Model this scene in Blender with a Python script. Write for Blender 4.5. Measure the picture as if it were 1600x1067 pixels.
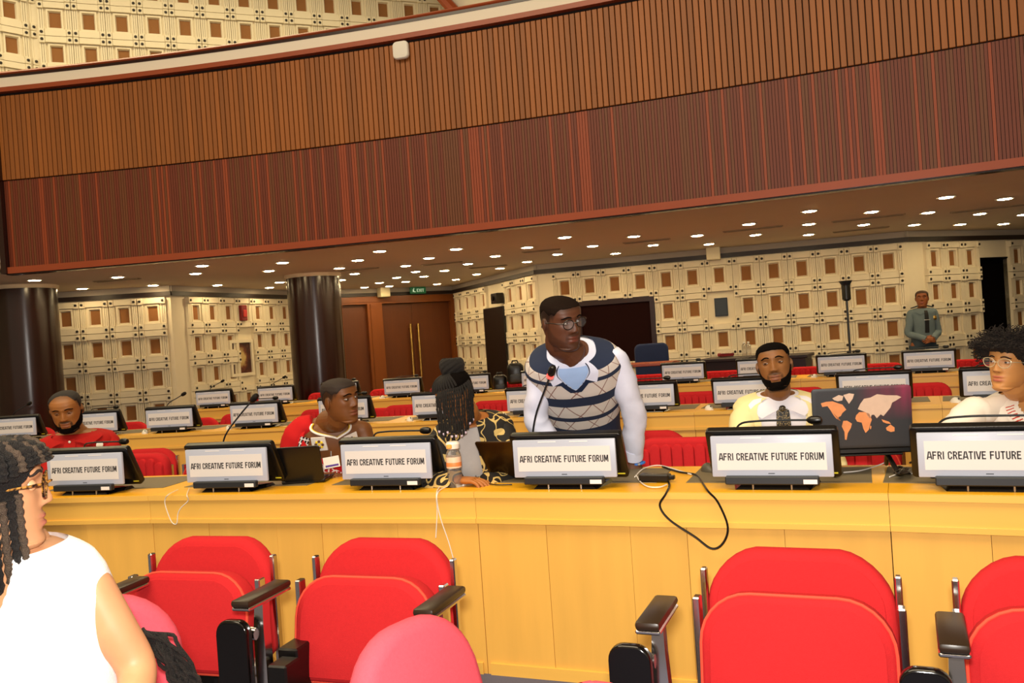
import bpy, bmesh, math, random
from mathutils import Vector, Matrix
import numpy as np
random.seed(7)
for o in list(bpy.data.objects): bpy.data.objects.remove(o)
SC = bpy.context.scene
COL = SC.collection
PI = math.pi
# ---------------------------------------------------------------- camera
FPX, ROLL, PITCH, CAMH = 1350.0, math.radians(3.95), math.radians(0.41), 1.465
cam_d = bpy.data.cameras.new('camera'); cam = bpy.data.objects.new('camera', cam_d); COL.objects.link(cam)
cam_d.sensor_width = 36.0; cam_d.lens = FPX / 1600.0 * 36.0; cam_d.clip_start = 0.05; cam_d.clip_end = 200
cam.matrix_world = Matrix.Translation((0, 0, CAMH)) @ Matrix.Rotation(PI / 2 - PITCH, 4, 'X') @ Matrix.Rotation(-ROLL, 4, 'Z')
SC.camera = cam
# ---------------------------------------------------------------- world, lights, exposure
SC.view_settings.view_transform = 'Standard'; SC.view_settings.look = 'None'
SC.view_settings.gamma = 1.0; SC.view_settings.use_curve_mapping = False
SC.view_settings.exposure = 0.0
SC.cycles.use_denoising = True
SC.cycles.sample_clamp_indirect = 4.0
SC.cycles.max_bounces = 6
W = bpy.data.worlds.new('hall_ambient'); SC.world = W; W.use_nodes = True
W.node_tree.nodes['Background'].inputs[0].default_value = (1.0, 0.80, 0.55, 1)
W.node_tree.nodes['Background'].inputs[1].default_value = 0.62
def area(name, loc, rot, sx, sy, power, col):
    l = bpy.data.lights.new(name, 'AREA'); l.shape = 'RECTANGLE'; l.size = sx; l.size_y = sy; l.energy = power; l.color = col
    o = bpy.data.objects.new(name, l); COL.objects.link(o); o.location = loc; o.rotation_euler = rot; return o
# the hall's own ceiling lights, high above the delegates, and the light cove over the gallery
area('hall_ceiling_light', (-2.5, 0.5, 8.6), (0, 0, math.radians(-20)), 9, 5, 1050, (1.0, 0.82, 0.56))
area('gallery_ceiling_light', (-4.5, 10.6, 7.6), (math.radians(-12), 0, math.radians(20)), 7, 1.2, 240, (1.0, 0.84, 0.50))
# the photographer's flash on top of the camera
fl = bpy.data.lights.new('camera_flash', 'AREA'); fl.shape = 'RECTANGLE'; fl.size = 0.16; fl.size_y = 0.10; fl.energy = 116; fl.color = (1.0, 0.95, 0.88)
flo = bpy.data.objects.new('camera_flash', fl); COL.objects.link(flo); flo.location = (-0.02, -0.05, CAMH + 0.17)
flo.rotation_euler = (math.radians(89), 0, 0)
# ---------------------------------------------------------------- measuring helpers (photo pixel -> point in the hall)
CC = Vector((-7.82, -17.32))            # centre of the concentric desk rows and of the balcony
R1, R2, R3, RB = 22.40, 25.50, 28.54, 27.03
def ray(u, v):
    du, dv = u - 800, v - 533.5
    x = (du * math.cos(ROLL) - dv * math.sin(ROLL)) / FPX; z = -(du * math.sin(ROLL) + dv * math.cos(ROLL)) / FPX
    return Vector((x, math.cos(PITCH) + z * math.sin(PITCH), -math.sin(PITCH) + z * math.cos(PITCH)))
def onz(u, v, z):
    d = ray(u, v); p = d * ((z - CAMH) / d.z); return Vector((p.x, p.y, z))
def aty(u, v, y):
    d = ray(u, v); p = d * (y / d.y); return Vector((p.x, y, p.z + CAMH))
def oncyl(u, v, R):
    d = ray(u, v); a = d.x**2 + d.y**2; b = -2 * (d.x * CC.x + d.y * CC.y); c = CC.length_squared - R * R
    p = d * ((-b + math.sqrt(b * b - 4 * a * c)) / (2 * a)); return Vector((p.x, p.y, p.z + CAMH))
def pol(R, th, z=0.0):
    t = math.radians(th); return Vector((CC.x + R * math.sin(t), CC.y + R * math.cos(t), z))
def theta(p): return math.degrees(math.atan2(p.x - CC.x, p.y - CC.y))
def proj(p):
    z = p.z - CAMH; y = p.y * math.cos(PITCH) - z * math.sin(PITCH); zz = p.y * math.sin(PITCH) + z * math.cos(PITCH)
    a, b = FPX * p.x / y, -FPX * zz / y
    return 800 + a * math.cos(ROLL) + b * math.sin(ROLL), 533.5 - a * math.sin(ROLL) + b * math.cos(ROLL)
def th_at(u, R, z):
    lo, hi = -12.0, 45.0
    for _ in range(40):
        m = (lo + hi) / 2
        if proj(pol(R, m, z))[0] < u: lo = m
        else: hi = m
    return m
# ---------------------------------------------------------------- mesh helpers
class MB:
    def __init__(s): s.v = []; s.f = []; s.m = []; s.uv = None
    def add(s, vs, fs, mi=0, M=None):
        b = len(s.v)
        s.v += [tuple(M @ Vector(p)) if M is not None else tuple(p) for p in vs]
        for f in fs: s.f.append(tuple(b + i for i in f)); s.m.append(mi)
        return s
    def box(s, x0, x1, y0, y1, z0, z1, mi=0, M=None):
        vs = [(x0,y0,z0),(x1,y0,z0),(x1,y1,z0),(x0,y1,z0),(x0,y0,z1),(x1,y0,z1),(x1,y1,z1),(x0,y1,z1)]
        return s.add(vs, [(0,3,2,1),(4,5,6,7),(0,1,5,4),(1,2,6,5),(2,3,7,6),(3,0,4,7)], mi, M)
    def bbox(s, x0, x1, y0, y1, z0, z1, b=0.004, mi=0, M=None, seg=1):
        bm = bmesh.new(); bmesh.ops.create_cube(bm, size=1)
        for v in bm.verts:
            v.co = ((x0+x1)/2 + v.co.x*(x1-x0), (y0+y1)/2 + v.co.y*(y1-y0), (z0+z1)/2 + v.co.z*(z1-z0))
        bmesh.ops.bevel(bm, geom=bm.edges[:], offset=b, segments=seg, affect='EDGES', profile=0.5)
        bm.verts.index_update()
        s.add([v.co[:] for v in bm.verts], [[v.index for v in f.verts] for f in bm.faces], mi, M); bm.free(); return s
    def loft(s, rings, mi=0, cap=True, closed=True, M=None):
        n = len(rings[0]); vs = [p for r in rings for p in r]; fs = []
        for i in range(len(rings)-1):
            for j in range(n if closed else n-1):
                k = (j+1) % n; fs.append((i*n+j, i*n+k, (i+1)*n+k, (i+1)*n+j))
        if cap and closed:
            fs.append(tuple(range(n))[::-1]); fs.append(tuple((len(rings)-1)*n + j for j in range(n)))
        return s.add(vs, fs, mi, M)
    def tube(s, path, r, n=8, mi=0, M=None, cap=True):
        P = [Vector(p) for p in path]; rs = r if isinstance(r, (list, tuple)) else [r]*len(P); rings = []
        up = None
        for i, p in enumerate(P):
            t = (P[min(i+1, len(P)-1)] - P[max(i-1, 0)])
            if t.length < 1e-9: t = Vector((0,0,1))
            t.normalize()
            if up is None:
                up = Vector((0,0,1)) if abs(t.z) < 0.9 else Vector((1,0,0))
            a = t.cross(up)
            if a.length < 1e-6: a = t.cross(Vector((0.3,1,0.2)))
            a.normalize(); b = a.cross(t).normalized(); up = b
            rings.append([p + (a*math.cos(2*PI*k/n) + b*math.sin(2*PI*k/n))*rs[i] for k in range(n)])
        return s.loft(rings, mi, cap, True, M)
    def lathe(s, prof, n=20, mi=0, M=None):
        rings = [[(r*math.cos(2*PI*k/n), r*math.sin(2*PI*k/n), z) for k in range(n)] for r, z in prof]
        return s.loft(rings, mi, True, True, M)
    def prism(s, out, y0, y1, mi=0, M=None):
        n = len(out); vs = [(x, y0, z) for x, z in out] + [(x, y1, z) for x, z in out]
        fs = [tuple(range(n)), tuple(range(2*n-1, n-1, -1))] + [(i, i+n, (i+1) % n + n, (i+1) % n) for i in range(n)]
        return s.add(vs, fs, mi, M)
    def pillow(s, out, y0, y1, e=0.03, bulge=0.01, mi=0, M=None, warp=None):
        # a cushion: outline in x,z, front at y0, back at y1, rounded edge e, front bulging by bulge
        cx = sum(p[0] for p in out)/len(out); cz = sum(p[1] for p in out)/len(out)
        w = max(abs(p[0]-cx) for p in out)
        def ring(ins, y):
            r = []
            for x, z in out:
                d = Vector((x-cx, z-cz)); L = d.length; k = max(0.0, (L-ins)/L) if L > 1e-6 else 0
                r.append((cx+d.x*k, y, cz+d.y*k))
            return r
        R = []
        sgn = 1 if y1 > y0 else -1; e2 = min(e, abs(y1-y0)/2)
        for a in (0.45, 0.7, 0.88): R.append(ring(w*(1-a), y0 - sgn*bulge*(1-a*a)))
        for a in (0, 25, 50, 75, 90):
            t = math.radians(a); R.append(ring(e2*(1-math.sin(t)), y0 + sgn*e2*(1-math.cos(t))))
        for a in (90, 60, 30, 0):
            t = math.radians(a); R.append(ring(e2*(1-math.sin(t)), y1 - sgn*e2*(1-math.cos(t))))
        if warp: R = [[warp(p) for p in r] for r in R]
        if sgn < 0: pass
        return s.loft(R, mi, True, True, M)
    def disc(s, c, r, n=16, mi=0, M=None, nrm='z'):
        vs = [((c[0]+r*math.cos(2*PI*k/n)), c[1]+r*math.sin(2*PI*k/n), c[2]) if nrm == 'z' else (c[0]+r*math.cos(2*PI*k/n), c[1], c[2]+r*math.sin(2*PI*k/n)) for k in range(n)]
        return s.add(vs, [tuple(range(n))], mi, M)
    def ellipsoid(s, c, r, n=16, m=10, mi=0, M=None):
        rings = []
        for i in range(1, m):
            a = PI*i/m; rings.append([(c[0]+r[0]*math.sin(a)*math.cos(2*PI*k/n), c[1]+r[1]*math.sin(a)*math.sin(2*PI*k/n), c[2]-r[2]*math.cos(a)) for k in range(n)])
        return s.loft(rings, mi, True, True, M)
    def mesh(s, name, mats, smooth=35):
        me = bpy.data.meshes.new(name); me.from_pydata(s.v, [], s.f)
        for m in (mats if isinstance(mats, (list, tuple)) else [mats]): me.materials.append(m)
        if any(s.m): me.polygons.foreach_set('material_index', s.m)
        if s.uv is not None:
            uvl = me.uv_layers.new(name='UVMap'); li = [l.vertex_index for l in me.loops]
            uvl.data.foreach_set('uv', [c for i in li for c in s.uv[i]])
        bm = bmesh.new(); bm.from_mesh(me); bmesh.ops.recalc_face_normals(bm, faces=bm.faces); bm.to_mesh(me); bm.free()
        if smooth:
            me.shade_smooth(); me.set_sharp_from_angle(angle=math.radians(smooth))
        me.update(); return me
def link(name, me, parent=None, loc=(0,0,0), rot=(0,0,0)):
    o = bpy.data.objects.new(name, me); COL.objects.link(o); o.location = loc; o.rotation_euler = rot
    if parent is not None: o.parent = parent
    return o
def part(name, mb, mats, parent=None, loc=(0,0,0), rot=(0,0,0), smooth=35, label=None):
    o = link(name, mb.mesh(name, mats, smooth), parent, loc, rot)
    if label: o['label'] = label
    return o
def tag(o, label=None, cat=None, group=None, kind=None):
    if label: o['label'] = label
    if cat: o['category'] = cat
    if group: o['group'] = group
    if kind: o['kind'] = kind
    return o
def thing(name, label, cat, loc=(0,0,0), rotz=0.0, group=None, kind=None):
    o = bpy.data.objects.new(name, None); COL.objects.link(o); o.empty_display_size = 0.1
    o.location = loc; o.rotation_euler = (0, 0, rotz); return tag(o, label, cat, group, kind)
def copy_tree(src, parent=None):
    c = src.copy(); COL.objects.link(c); c.parent = parent
    for ch in KIDS.get(src.name, []): copy_tree(ch, c)
    return c
KIDS = {}
def remember(root):
    for o in bpy.data.objects:
        if o.parent is not None:
            L = KIDS.setdefault(o.parent.name, [])
            if o not in L: L.append(o)
def dup(root, loc, rotz, label, group=None):
    c = copy_tree(root); c.location = loc; c.rotation_euler = (0, 0, rotz); c['label'] = label
    if group: c['group'] = group
    return c
def rrect(w, h, r, cx=0, cz=0, n=5, rb=None):
    # rounded rectangle outline (x,z); rb = radius of the lower corners
    out = []; rb = r if rb is None else rb
    for (sx, sz, rr, a0) in ((1, 1, r, 0), (-1, 1, r, 90), (-1, -1, rb, 180), (1, -1, rb, 270)):
        for k in range(n+1):
            a = math.radians(a0 + 90*k/n); out.append((cx + sx*(w/2-rr) + rr*math.cos(a), cz + sz*(h/2-rr) + rr*math.sin(a)))
    return out
# ---------------------------------------------------------------- materials
def nt(name):
    m = bpy.data.materials.new(name); m.use_nodes = True; n = m.node_tree.nodes; return m, n, m.node_tree.links, n['Principled BSDF']
def rgb(h):
    def c(x): x /= 255.0; return x/12.92 if x <= 0.04045 else ((x+0.055)/1.055)**2.4
    return (c(int(h[0:2],16)), c(int(h[2:4],16)), c(int(h[4:6],16)), 1)
def mat(name, col, rough=0.5, metal=0.0, noise=0.0, nscale=8.0, stretch=(1,1,1), bump=0.0, rand=0.0, emit=None, es=0.0, spec=0.5, alpha=1.0, trans=0.0, bscale=None):
    m, n, L, b = nt(name); c = rgb(col) if isinstance(col, str) else col
    b.inputs['Base Color'].default_value = c; b.inputs['Roughness'].default_value = rough; b.inputs['Metallic'].default_value = metal
    b.inputs['Specular IOR Level'].default_value = spec
    if trans: b.inputs['Transmission Weight'].default_value = trans
    if alpha < 1: b.inputs['Alpha'].default_value = alpha
    if emit: b.inputs['Emission Color'].default_value = rgb(emit); b.inputs['Emission Strength'].default_value = es
    if noise or bump or rand:
        tc = n.new('ShaderNodeTexCoord'); mp = n.new('ShaderNodeMapping'); mp.inputs['Scale'].default_value = stretch
        L.new(tc.outputs['Object'], mp.inputs[0]); tx = n.new('ShaderNodeTexNoise'); tx.inputs['Scale'].default_value = nscale; tx.inputs['Detail'].default_value = 5
        L.new(mp.outputs[0], tx.inputs['Vector'])
        if noise or rand:
            ma = n.new('ShaderNodeMath'); ma.operation = 'MULTIPLY_ADD'; ma.inputs[1].default_value = noise*2; ma.inputs[2].default_value = 1-noise
            L.new(tx.outputs['Fac'], ma.inputs[0]); src = ma.outputs[0]
            if rand:
                oi = n.new('ShaderNodeObjectInfo'); mr = n.new('ShaderNodeMath'); mr.operation = 'MULTIPLY_ADD'; mr.inputs[1].default_value = rand*2; mr.inputs[2].default_value = 1-rand
                L.new(oi.outputs['Random'], mr.inputs[0]); mm = n.new('ShaderNodeMath'); mm.operation = 'MULTIPLY'; L.new(src, mm.inputs[0]); L.new(mr.outputs[0], mm.inputs[1]); src = mm.outputs[0]
            vm = n.new('ShaderNodeVectorMath'); vm.operation = 'SCALE'; vm.inputs[0].default_value = c[:3]; L.new(src, vm.inputs['Scale']); L.new(vm.outputs[0], b.inputs['Base Color'])
        if bump:
            bp = n.new('ShaderNodeBump'); bp.inputs['Strength'].default_value = bump; bp.inputs['Distance'].default_value = 0.01
            if bscale:
                t2 = n.new('ShaderNodeTexNoise'); t2.inputs['Scale'].default_value = bscale; L.new(tc.outputs['Object'], t2.inputs['Vector']); L.new(t2.outputs['Fac'], bp.inputs['Height'])
            else: L.new(tx.outputs['Fac'], bp.inputs['Height'])
            L.new(bp.outputs[0], b.inputs['Normal'])
    return m
MT = dict(
    maple=mat('maple_veneer', 'E5B052', 0.38, noise=0.10, nscale=3.0, stretch=(6,6,0.6), rand=0.05),
    maple_top=mat('maple_top', 'F0B022', 0.35, noise=0.06, nscale=3.0, stretch=(0.6,6,6)),
    maple_edge=mat('maple_edge', 'E9B654', 0.35, noise=0.06, nscale=3.0, stretch=(0.5,6,6)),
    pad=mat('grey_pad', '6E6248', 0.6, noise=0.08, nscale=60),
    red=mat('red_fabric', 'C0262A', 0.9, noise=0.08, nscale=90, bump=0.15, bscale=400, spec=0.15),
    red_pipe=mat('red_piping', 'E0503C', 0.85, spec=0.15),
    pink=mat('flash_lit_red_fabric', 'D4505E', 0.9, noise=0.10, nscale=120, bump=0.2, bscale=500, spec=0.15),  # same red seats close up, the flash's pink tint put into the colour
    chrome=mat('chrome', 'D9D6D2', 0.16, metal=1.0),
    steel=mat('steel', 'B8B4AE', 0.3, metal=0.9),
    black=mat('black_plastic', '0B0908', 0.32, spec=0.5),
    black_gloss=mat('black_gloss', '0A0706', 0.14),
    bar=mat('dark_grey_plastic', '1D2126', 0.45),
    pad_dark=mat('armrest_vinyl', '2A1D12', 0.35, noise=0.1, nscale=30),
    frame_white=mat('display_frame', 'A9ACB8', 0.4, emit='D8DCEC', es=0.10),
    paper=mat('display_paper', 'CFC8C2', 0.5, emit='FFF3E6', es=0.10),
    ink=mat('display_ink', '1E1A1C', 0.6),
    sticker=mat('white_sticker', 'E6E2E0', 0.5),
    yellow=mat('yellow_tag', 'D8D23A', 0.5),
    slat=mat('walnut_slat', '94561F', 0.5, noise=0.14, nscale=4, stretch=(8,8,0.5), rand=0.16),
    slat_dark=mat('mahogany_slat', '6E2E16', 0.5, noise=0.16, nscale=4, stretch=(8,8,0.5)),
    gap2=mat('doorway_shade_black', '060303', 0.95, spec=0.05), vent=mat('vent_bronze', '8A7454', 0.7),
    gap=mat('dark_gap', '1B0A05', 0.8),
    rail=mat('mahogany_rail', '9A4522', 0.35, noise=0.12, nscale=3, stretch=(1,1,1)),
    column=mat('mahogany_column', '260A06', 0.22, noise=0.25, nscale=2.5, stretch=(5,5,0.4)),
    door=mat('door_veneer', '5C2C0C', 0.42, noise=0.16, nscale=3, stretch=(5,5,0.5)),
    doorframe=mat('door_frame_wood', '7A3F10', 0.4, noise=0.12, nscale=3, stretch=(5,5,0.6)),
    brass=mat('brass', 'C9A557', 0.25, metal=1.0),
    cream=mat('cream_plaster', 'E3D7BC', 0.75, noise=0.04, nscale=6),
    insert=mat('brown_insert', '8A5A2C', 0.8, noise=0.06, nscale=40),
    hole=mat('bolt_hole', '1C130A', 0.6),
    ceil=mat('ceiling_plaster', 'DCC8A8', 0.85, noise=0.03, nscale=2),
    band=mat('cornice_band', 'A79C90', 0.8),
    cornice=mat('dark_cornice', '1E0D08', 0.5),
    carpet=mat('blue_grey_carpet', '54566A', 0.95, noise=0.2, nscale=200, bump=0.3),
    lamp=mat('downlight_lens', 'FFF2D8', 0.5, emit='FFE0A8', es=120.0),
    white=mat('white_plastic', 'E8E4D8', 0.45),
    cream_box=mat('cream_plastic', 'D8CCA8', 0.5),
    cove=mat('cove_white', 'EDE3D0', 0.7),
    darkred=mat('dark_red', '7A0C12', 0.4),
    navy=mat('navy_fabric', '16264E', 0.9, noise=0.1, nscale=60),
    screen=mat('dark_screen', '1E0807', 0.8, spec=0.08),
    tablewood=mat('dark_table_wood', '1A0B14', 0.45, noise=0.1, nscale=6),
    green=mat('exit_green', '0E5A34', 0.5, emit='1F8A50', es=0.12),
)
# ================================================================ THE HALL
part('floor', MB().add([(-16,-6,0),(14,-6,0),(14,20,0),(-16,20,0)], [(0,1,2,3)]).box(-16,14,-6,20,-0.2,-0.001), MT['carpet'], smooth=0)
tag(bpy.data.objects['floor'], 'blue grey carpeted floor of the hall', None, None, 'structure')
# --- walls under the balcony: a zigzag of relief-panelled segments
WL = {'left': ((-10.2,12.27),(-5.01,12.82)), 'left_return': ((-5.01,12.82),(-3.94,15.8)), 'door': ((-3.94,15.8),(-1.145,17.7)),
      'centre_return': ((-1.145,17.7),(.455,13.64)), 'centre': ((.455,13.64),(5.67,12.25)), 'right': ((5.67,12.25),(9.6,14.13))}
WL['left'] = ((-8 - 2.2*0.9943, 12.5 - 2.2*0.1064), (-5.01, 12.82)); S0 = 2.2
def wframe(key):
    a, b = (Vector(p) for p in WL[key]); d = (b-a); L = d.length; d.normalize()
    M = Matrix(((d.x, -d.y, 0, a.x), (d.y, d.x, 0, a.y), (0, 0, 1, 0), (0, 0, 0, 1)))   # local x along the wall, local y into the wall
    return M, L
ZT = 2.40; PITCHZ = 0.48
def panel_mesh():
    w, h = 0.40, 0.48; c = MB()
    X, Z = w/2, h/2
    # stepped reveal around the insert, built from nested rings
    def rect(x, z, y): return [(-x,y,-z),(x,y,-z),(x,y,z),(-x,y,z)]
    c.loft([rect(X,Z,0.0), rect(X-0.004,Z-0.004,-0.012), rect(0.105,0.150,-0.012), rect(0.100,0.145,-0.022), rect(0.078,0.118,-0.022), rect(0.064,0.101,0.012)], cap=False)
    # half beams above and below, corner blocks, fluted half pilasters at the sides
    for s in (1,-1):
        z0, z1 = sorted((s*(Z-0.004), s*(Z-0.085)))
        c.box(-X+0.075, X-0.075, -0.036, -0.01, z0, z1)
        if s < 0: c.box(-X+0.08, X-0.08, -0.030, -0.01, z1+0.004, z1+0.018)
        for t in (1,-1):
            x0, x1 = sorted((t*(X-0.003), t*(X-0.073))); zz0, zz1 = sorted((s*(Z-0.003), s*(Z-0.098)))
            c.bbox(x0, x1, -0.044, -0.01, zz0, zz1, 0.004)
    for t in (1,-1):
        for k, (a, b) in enumerate(((0.004,0.024),(0.030,0.050),(0.056,0.074))):
            x0, x1 = sorted((t*(X-a), t*(X-b))); c.box(x0, x1, -0.028, -0.01, -Z+0.1, Z-0.1)
    return c
PANEL = panel_mesh().mesh('relief_panel', MT['cream'], 30)
INS = MB().box(-0.066, 0.066, -0.002, 0.012, -0.103, 0.103).mesh('panel_insert', MT['insert'], 0)
hm = MB()
for sx in (1,-1):
    for sz in (1,-1):
        hm.lathe([(0.019,0),(0.019,0.004),(0.013,0.006)], 10, M=Matrix.Translation((sx*0.162, -0.0455, sz*0.190)) @ Matrix.Rotation(PI/2, 4, 'X'))
HOLES = hm.mesh('bolt', MT['hole'], 30)
def wall(key, name, openings=(), top=ZT, label=''):
    M, L = wframe(key); w = MB()
    # wall slab with its openings left out
    xs = sorted({0, L, *[q for o in openings for q in o[:2]]})
    for a, b in zip(xs, xs[1:]):
        hole = [o for o in openings if o[0] <= a and o[1] >= b]
        if hole:
            if hole[0][3] < top: w.box(a, b, 0, 0.25, hole[0][3], top)
            if hole[0][2] > 0: w.box(a, b, 0, 0.25, 0, hole[0][2])
        else: w.box(a, b, 0, 0.25, 0, top)
    o = part(name, w, MT['cream'], smooth=0); o.matrix_world = M; tag(o, label, None, None, 'structure')
    # plain band and dark cornice above
    part('cornice', MB().box(-0.02, L+0.02, -0.05, 0.25, top, top+0.065), MT['cornice'], o, smooth=0)
    part('cornice_band', MB().box(-0.03, L+0.03, -0.02, 0.25, top+0.065, 2.60), MT['band'], o, smooth=0)
    return o
def panels(wo, cols, rows, pw, skip=(), z0=2.145):
    for c in cols:
        for r in rows:
            z = z0 - PITCHZ*r
            if any(a <= c <= b and z1 <= z <= z2 for a, b, z1, z2 in skip): continue
            p = link('relief_panel', PANEL, wo, (c, 0, z)); p.scale = (pw/0.40, 1.7, 1)
            link('insert', INS, p); link('bolts', HOLES, p)
seq = lambda a, n, d: [a + i*d for i in range(n)]
w1 = wall('left', 'wall_left', label='cream relief panelled wall beside the left column')
panels(w1, seq(S0+2.747-0.408*7, 8, 0.408), range(5), 0.40)
w2 = wall('left_return', 'wall_left_return', label='cream relief panelled wall with framed picture, left of the doors')
panels(w2, [.501,.887,1.277,1.665,2.06,2.45,2.84], range(5), 0.385, skip=((1.5,1.8,1.0,1.8),))
wd = wall('door', 'wall_door', openings=((0.85,3.40,0,2.33),), label='wall around the wooden doors')
w3 = wall('centre_return', 'wall_centre_return', label='cream relief panelled wall receding to the doors')
panels(w3, [.477,.944,1.414,1.882,3.237,3.70,4.162], range(5), 0.462)
w4 = wall('centre', 'wall_centre', label='long cream relief panelled back wall with dark screen')
panels(w4, seq(0.446, 13, 0.3915), range(5), 0.3915, skip=((0.7,1.75,0.9,1.9),(2.6,2.9,1.5,1.8)))
w5 = wall('right', 'wall_right', openings=((1.522,2.209,0,2.12),), label='cream relief panelled wall with open dark doorway at right')
panels(w5, [.517,.899,1.285,2.349,2.735,3.12,3.5], range(5), 0.385)
M5, L5 = wframe('right')
o = part('door_2', MB().box(1.522,2.209,0.10,0.24,0,2.12).box(1.50,1.522,-0.012,0.24,0,2.14).box(2.209,2.231,-0.012,0.24,0,2.14).box(1.50,2.231,-0.012,0.24,2.12,2.14), MT['gap2'], smooth=0)  # solid black fill in the opening stands for the shade inside
o.matrix_world = M5; tag(o, 'black slab for the shade inside the open doorway in the right relief wall', None, None, 'structure')
# --- the double door with its side leaf
MD, LD = wframe('door')
dr = thing('door_1', 'tall brown wooden double door with brass handles', None, kind='structure'); dr.matrix_world = MD
fr = MB()
fr.box(0.80,3.50,-0.05,0.2,2.25,2.395).box(1.44,1.75,-0.05,0.2,0,2.25).box(3.29,3.50,-0.05,0.2,0,2.25).box(0.80,0.93,-0.05,0.2,0,2.25)
fr.box(1.50,1.69,-0.065,-0.04,0,2.25).box(0.82,3.48,-0.065,-0.04,2.29,2.36).box(3.34,3.45,-0.065,-0.04,0,2.29)
part('door_frame', fr, MT['doorframe'], dr, smooth=0)
for x0, x1, h in ((0.93,1.44,None),(1.75,2.425,2.346),(2.43,3.29,2.517)):
    lf = part('door_leaf', MB().bbox(x0,x1,0.04,0.09,0.01,2.245,0.004), MT['door'], dr, smooth=0)
    if h:
        hb = MB().tube([(h,-0.03,0.76),(h,-0.03,1.83)], 0.022, 12)
        for z in (0.86,1.73): hb.tube([(h,-0.03,z),(h,0.05,z)], 0.012, 8)
        part('door_handle', hb, MT['brass'], lf)
part('door_shadow_gap', MB().box(0.8,3.5,0.12,0.2,0,2.3), MT['gap'], dr, smooth=0)
# --- ceiling under the balcony
cv = MB(); n = 40
ring0 = [pol(RB-0.02, -6+40*i/n) for i in range(n+1)]; ring1 = [pol(38, -6+40*i/n) for i in range(n+1)]
cv.loft([[(p.x,p.y,2.55) for p in ring0],[(p.x,p.y,2.55) for p in ring1]], cap=False, closed=False)
cv.loft([[(p.x,p.y,2.60) for p in ring0],[(p.x,p.y,2.60) for p in ring1]], cap=False, closed=False)
tag(part('ceiling', cv, MT['ceil'], smooth=0), 'plain plaster ceiling under the balcony', None, None, 'structure')
# --- balcony front: curved, slatted in two bands
bal = thing('wall_balcony', 'curved balcony front of vertical wooden slats', None, kind='structure')
T0, T1 = 4.86, 29.5
def arc(R0, R1_, z0, z1, a0=T0, a1=T1, n=48):
    c = MB(); rings = []
    for i in range(n+1):
        a = a0 + (a1-a0)*i/n
        rings.append([pol(R0,a,z0), pol(R1_,a,z0), pol(R1_,a,z1), pol(R0,a,z1)])
    return c.loft(rings)
part('backing', arc(RB+0.03, RB+0.2, 2.56, 4.62), MT['gap'], bal, smooth=30)
dth = math.degrees(0.0555/RB); NS = int((T1-T0)/dth)
SLAT = [MB().bbox(-0.0235,0.0235,-0.004,0.034,-0.465,0.465,0.003).mesh('slat', MT['slat'], 0)]
for i in range(NS):
    a = T0 + (i+0.5)*dth
    link('slat', SLAT[0], bal, pol(RB, a, 4.035), (0, 0, -math.radians(a)))
low = MB(); d2 = dth/2
for i in range(NS*2):
    a = T0 + (i+0.5)*d2; w = 0.0118
    M = Matrix.Translation(pol(RB+0.012, a, 0)) @ Matrix.Rotation(-math.radians(a), 4, 'Z')
    low.box(-w, w, 0.0, 0.03, 2.60, 3.56, random.choice((0,0,0,1,2,2)), M)
o = part('narrow_slats', low, [MT['slat_dark'], mat('mahogany_slat_light','93401D',0.5,noise=0.16,nscale=4,stretch=(8,8,0.5)), mat('mahogany_slat_brown','6C3A1A',0.5,noise=0.16,nscale=4,stretch=(8,8,0.5))], bal, smooth=0); o['kind'] = 'stuff'
part('bottom_rail', arc(RB-0.035, RB+0.08, 2.53, 2.60, T0-0.08), MT['rail'], bal, smooth=0)
part('bottom_lip', arc(RB-0.005, RB+0.10, 2.518, 2.53, T0-0.05), MT['column'], bal, smooth=0)
part('upper_trim', arc(RB-0.045, RB+0.06, 4.535, 4.585), MT['rail'], bal, smooth=0)
part('light_band', arc(RB-0.01, RB+0.1, 4.585, 4.70), MT['cove'], bal, smooth=0)
part('band_cap', arc(RB-0.015, RB+0.14, 4.70, 4.73), MT['column'], bal, smooth=0)
hr = MB(); rr = []
for i in range(49):
    a = T0 + (T1-T0)*i/48; p = pol(RB+0.06, a, 4.75); q = pol(1, a) - Vector((CC.x, CC.y, 0))
    rr.append([p + q*(0.08*math.cos(2*PI*k/12)) + Vector((0,0,0.032*math.sin(2*PI*k/12))) for k in range(12)])
part('handrail', hr.loft(rr), MT['rail'], bal)
part('end_post', arc(RB-0.06, RB+0.2, 2.53, 4.60, T0-0.10, T0+0.03, 2), MT['column'], bal, smooth=0)
# gallery floor and the pale wall left of the balcony's end
part('gallery_floor', arc(RB+0.1, RB+7, 2.61, 2.66, -4, T1), MT['cream'], bal, smooth=30)
tag(part('wall_far_left', arc(RB-0.02, RB+0.3, 2.66, 4.52, -2, T0-0.10, 8), MT['cove'], smooth=30), 'pale wall beside the left end of the balcony', None, None, 'structure')
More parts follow.
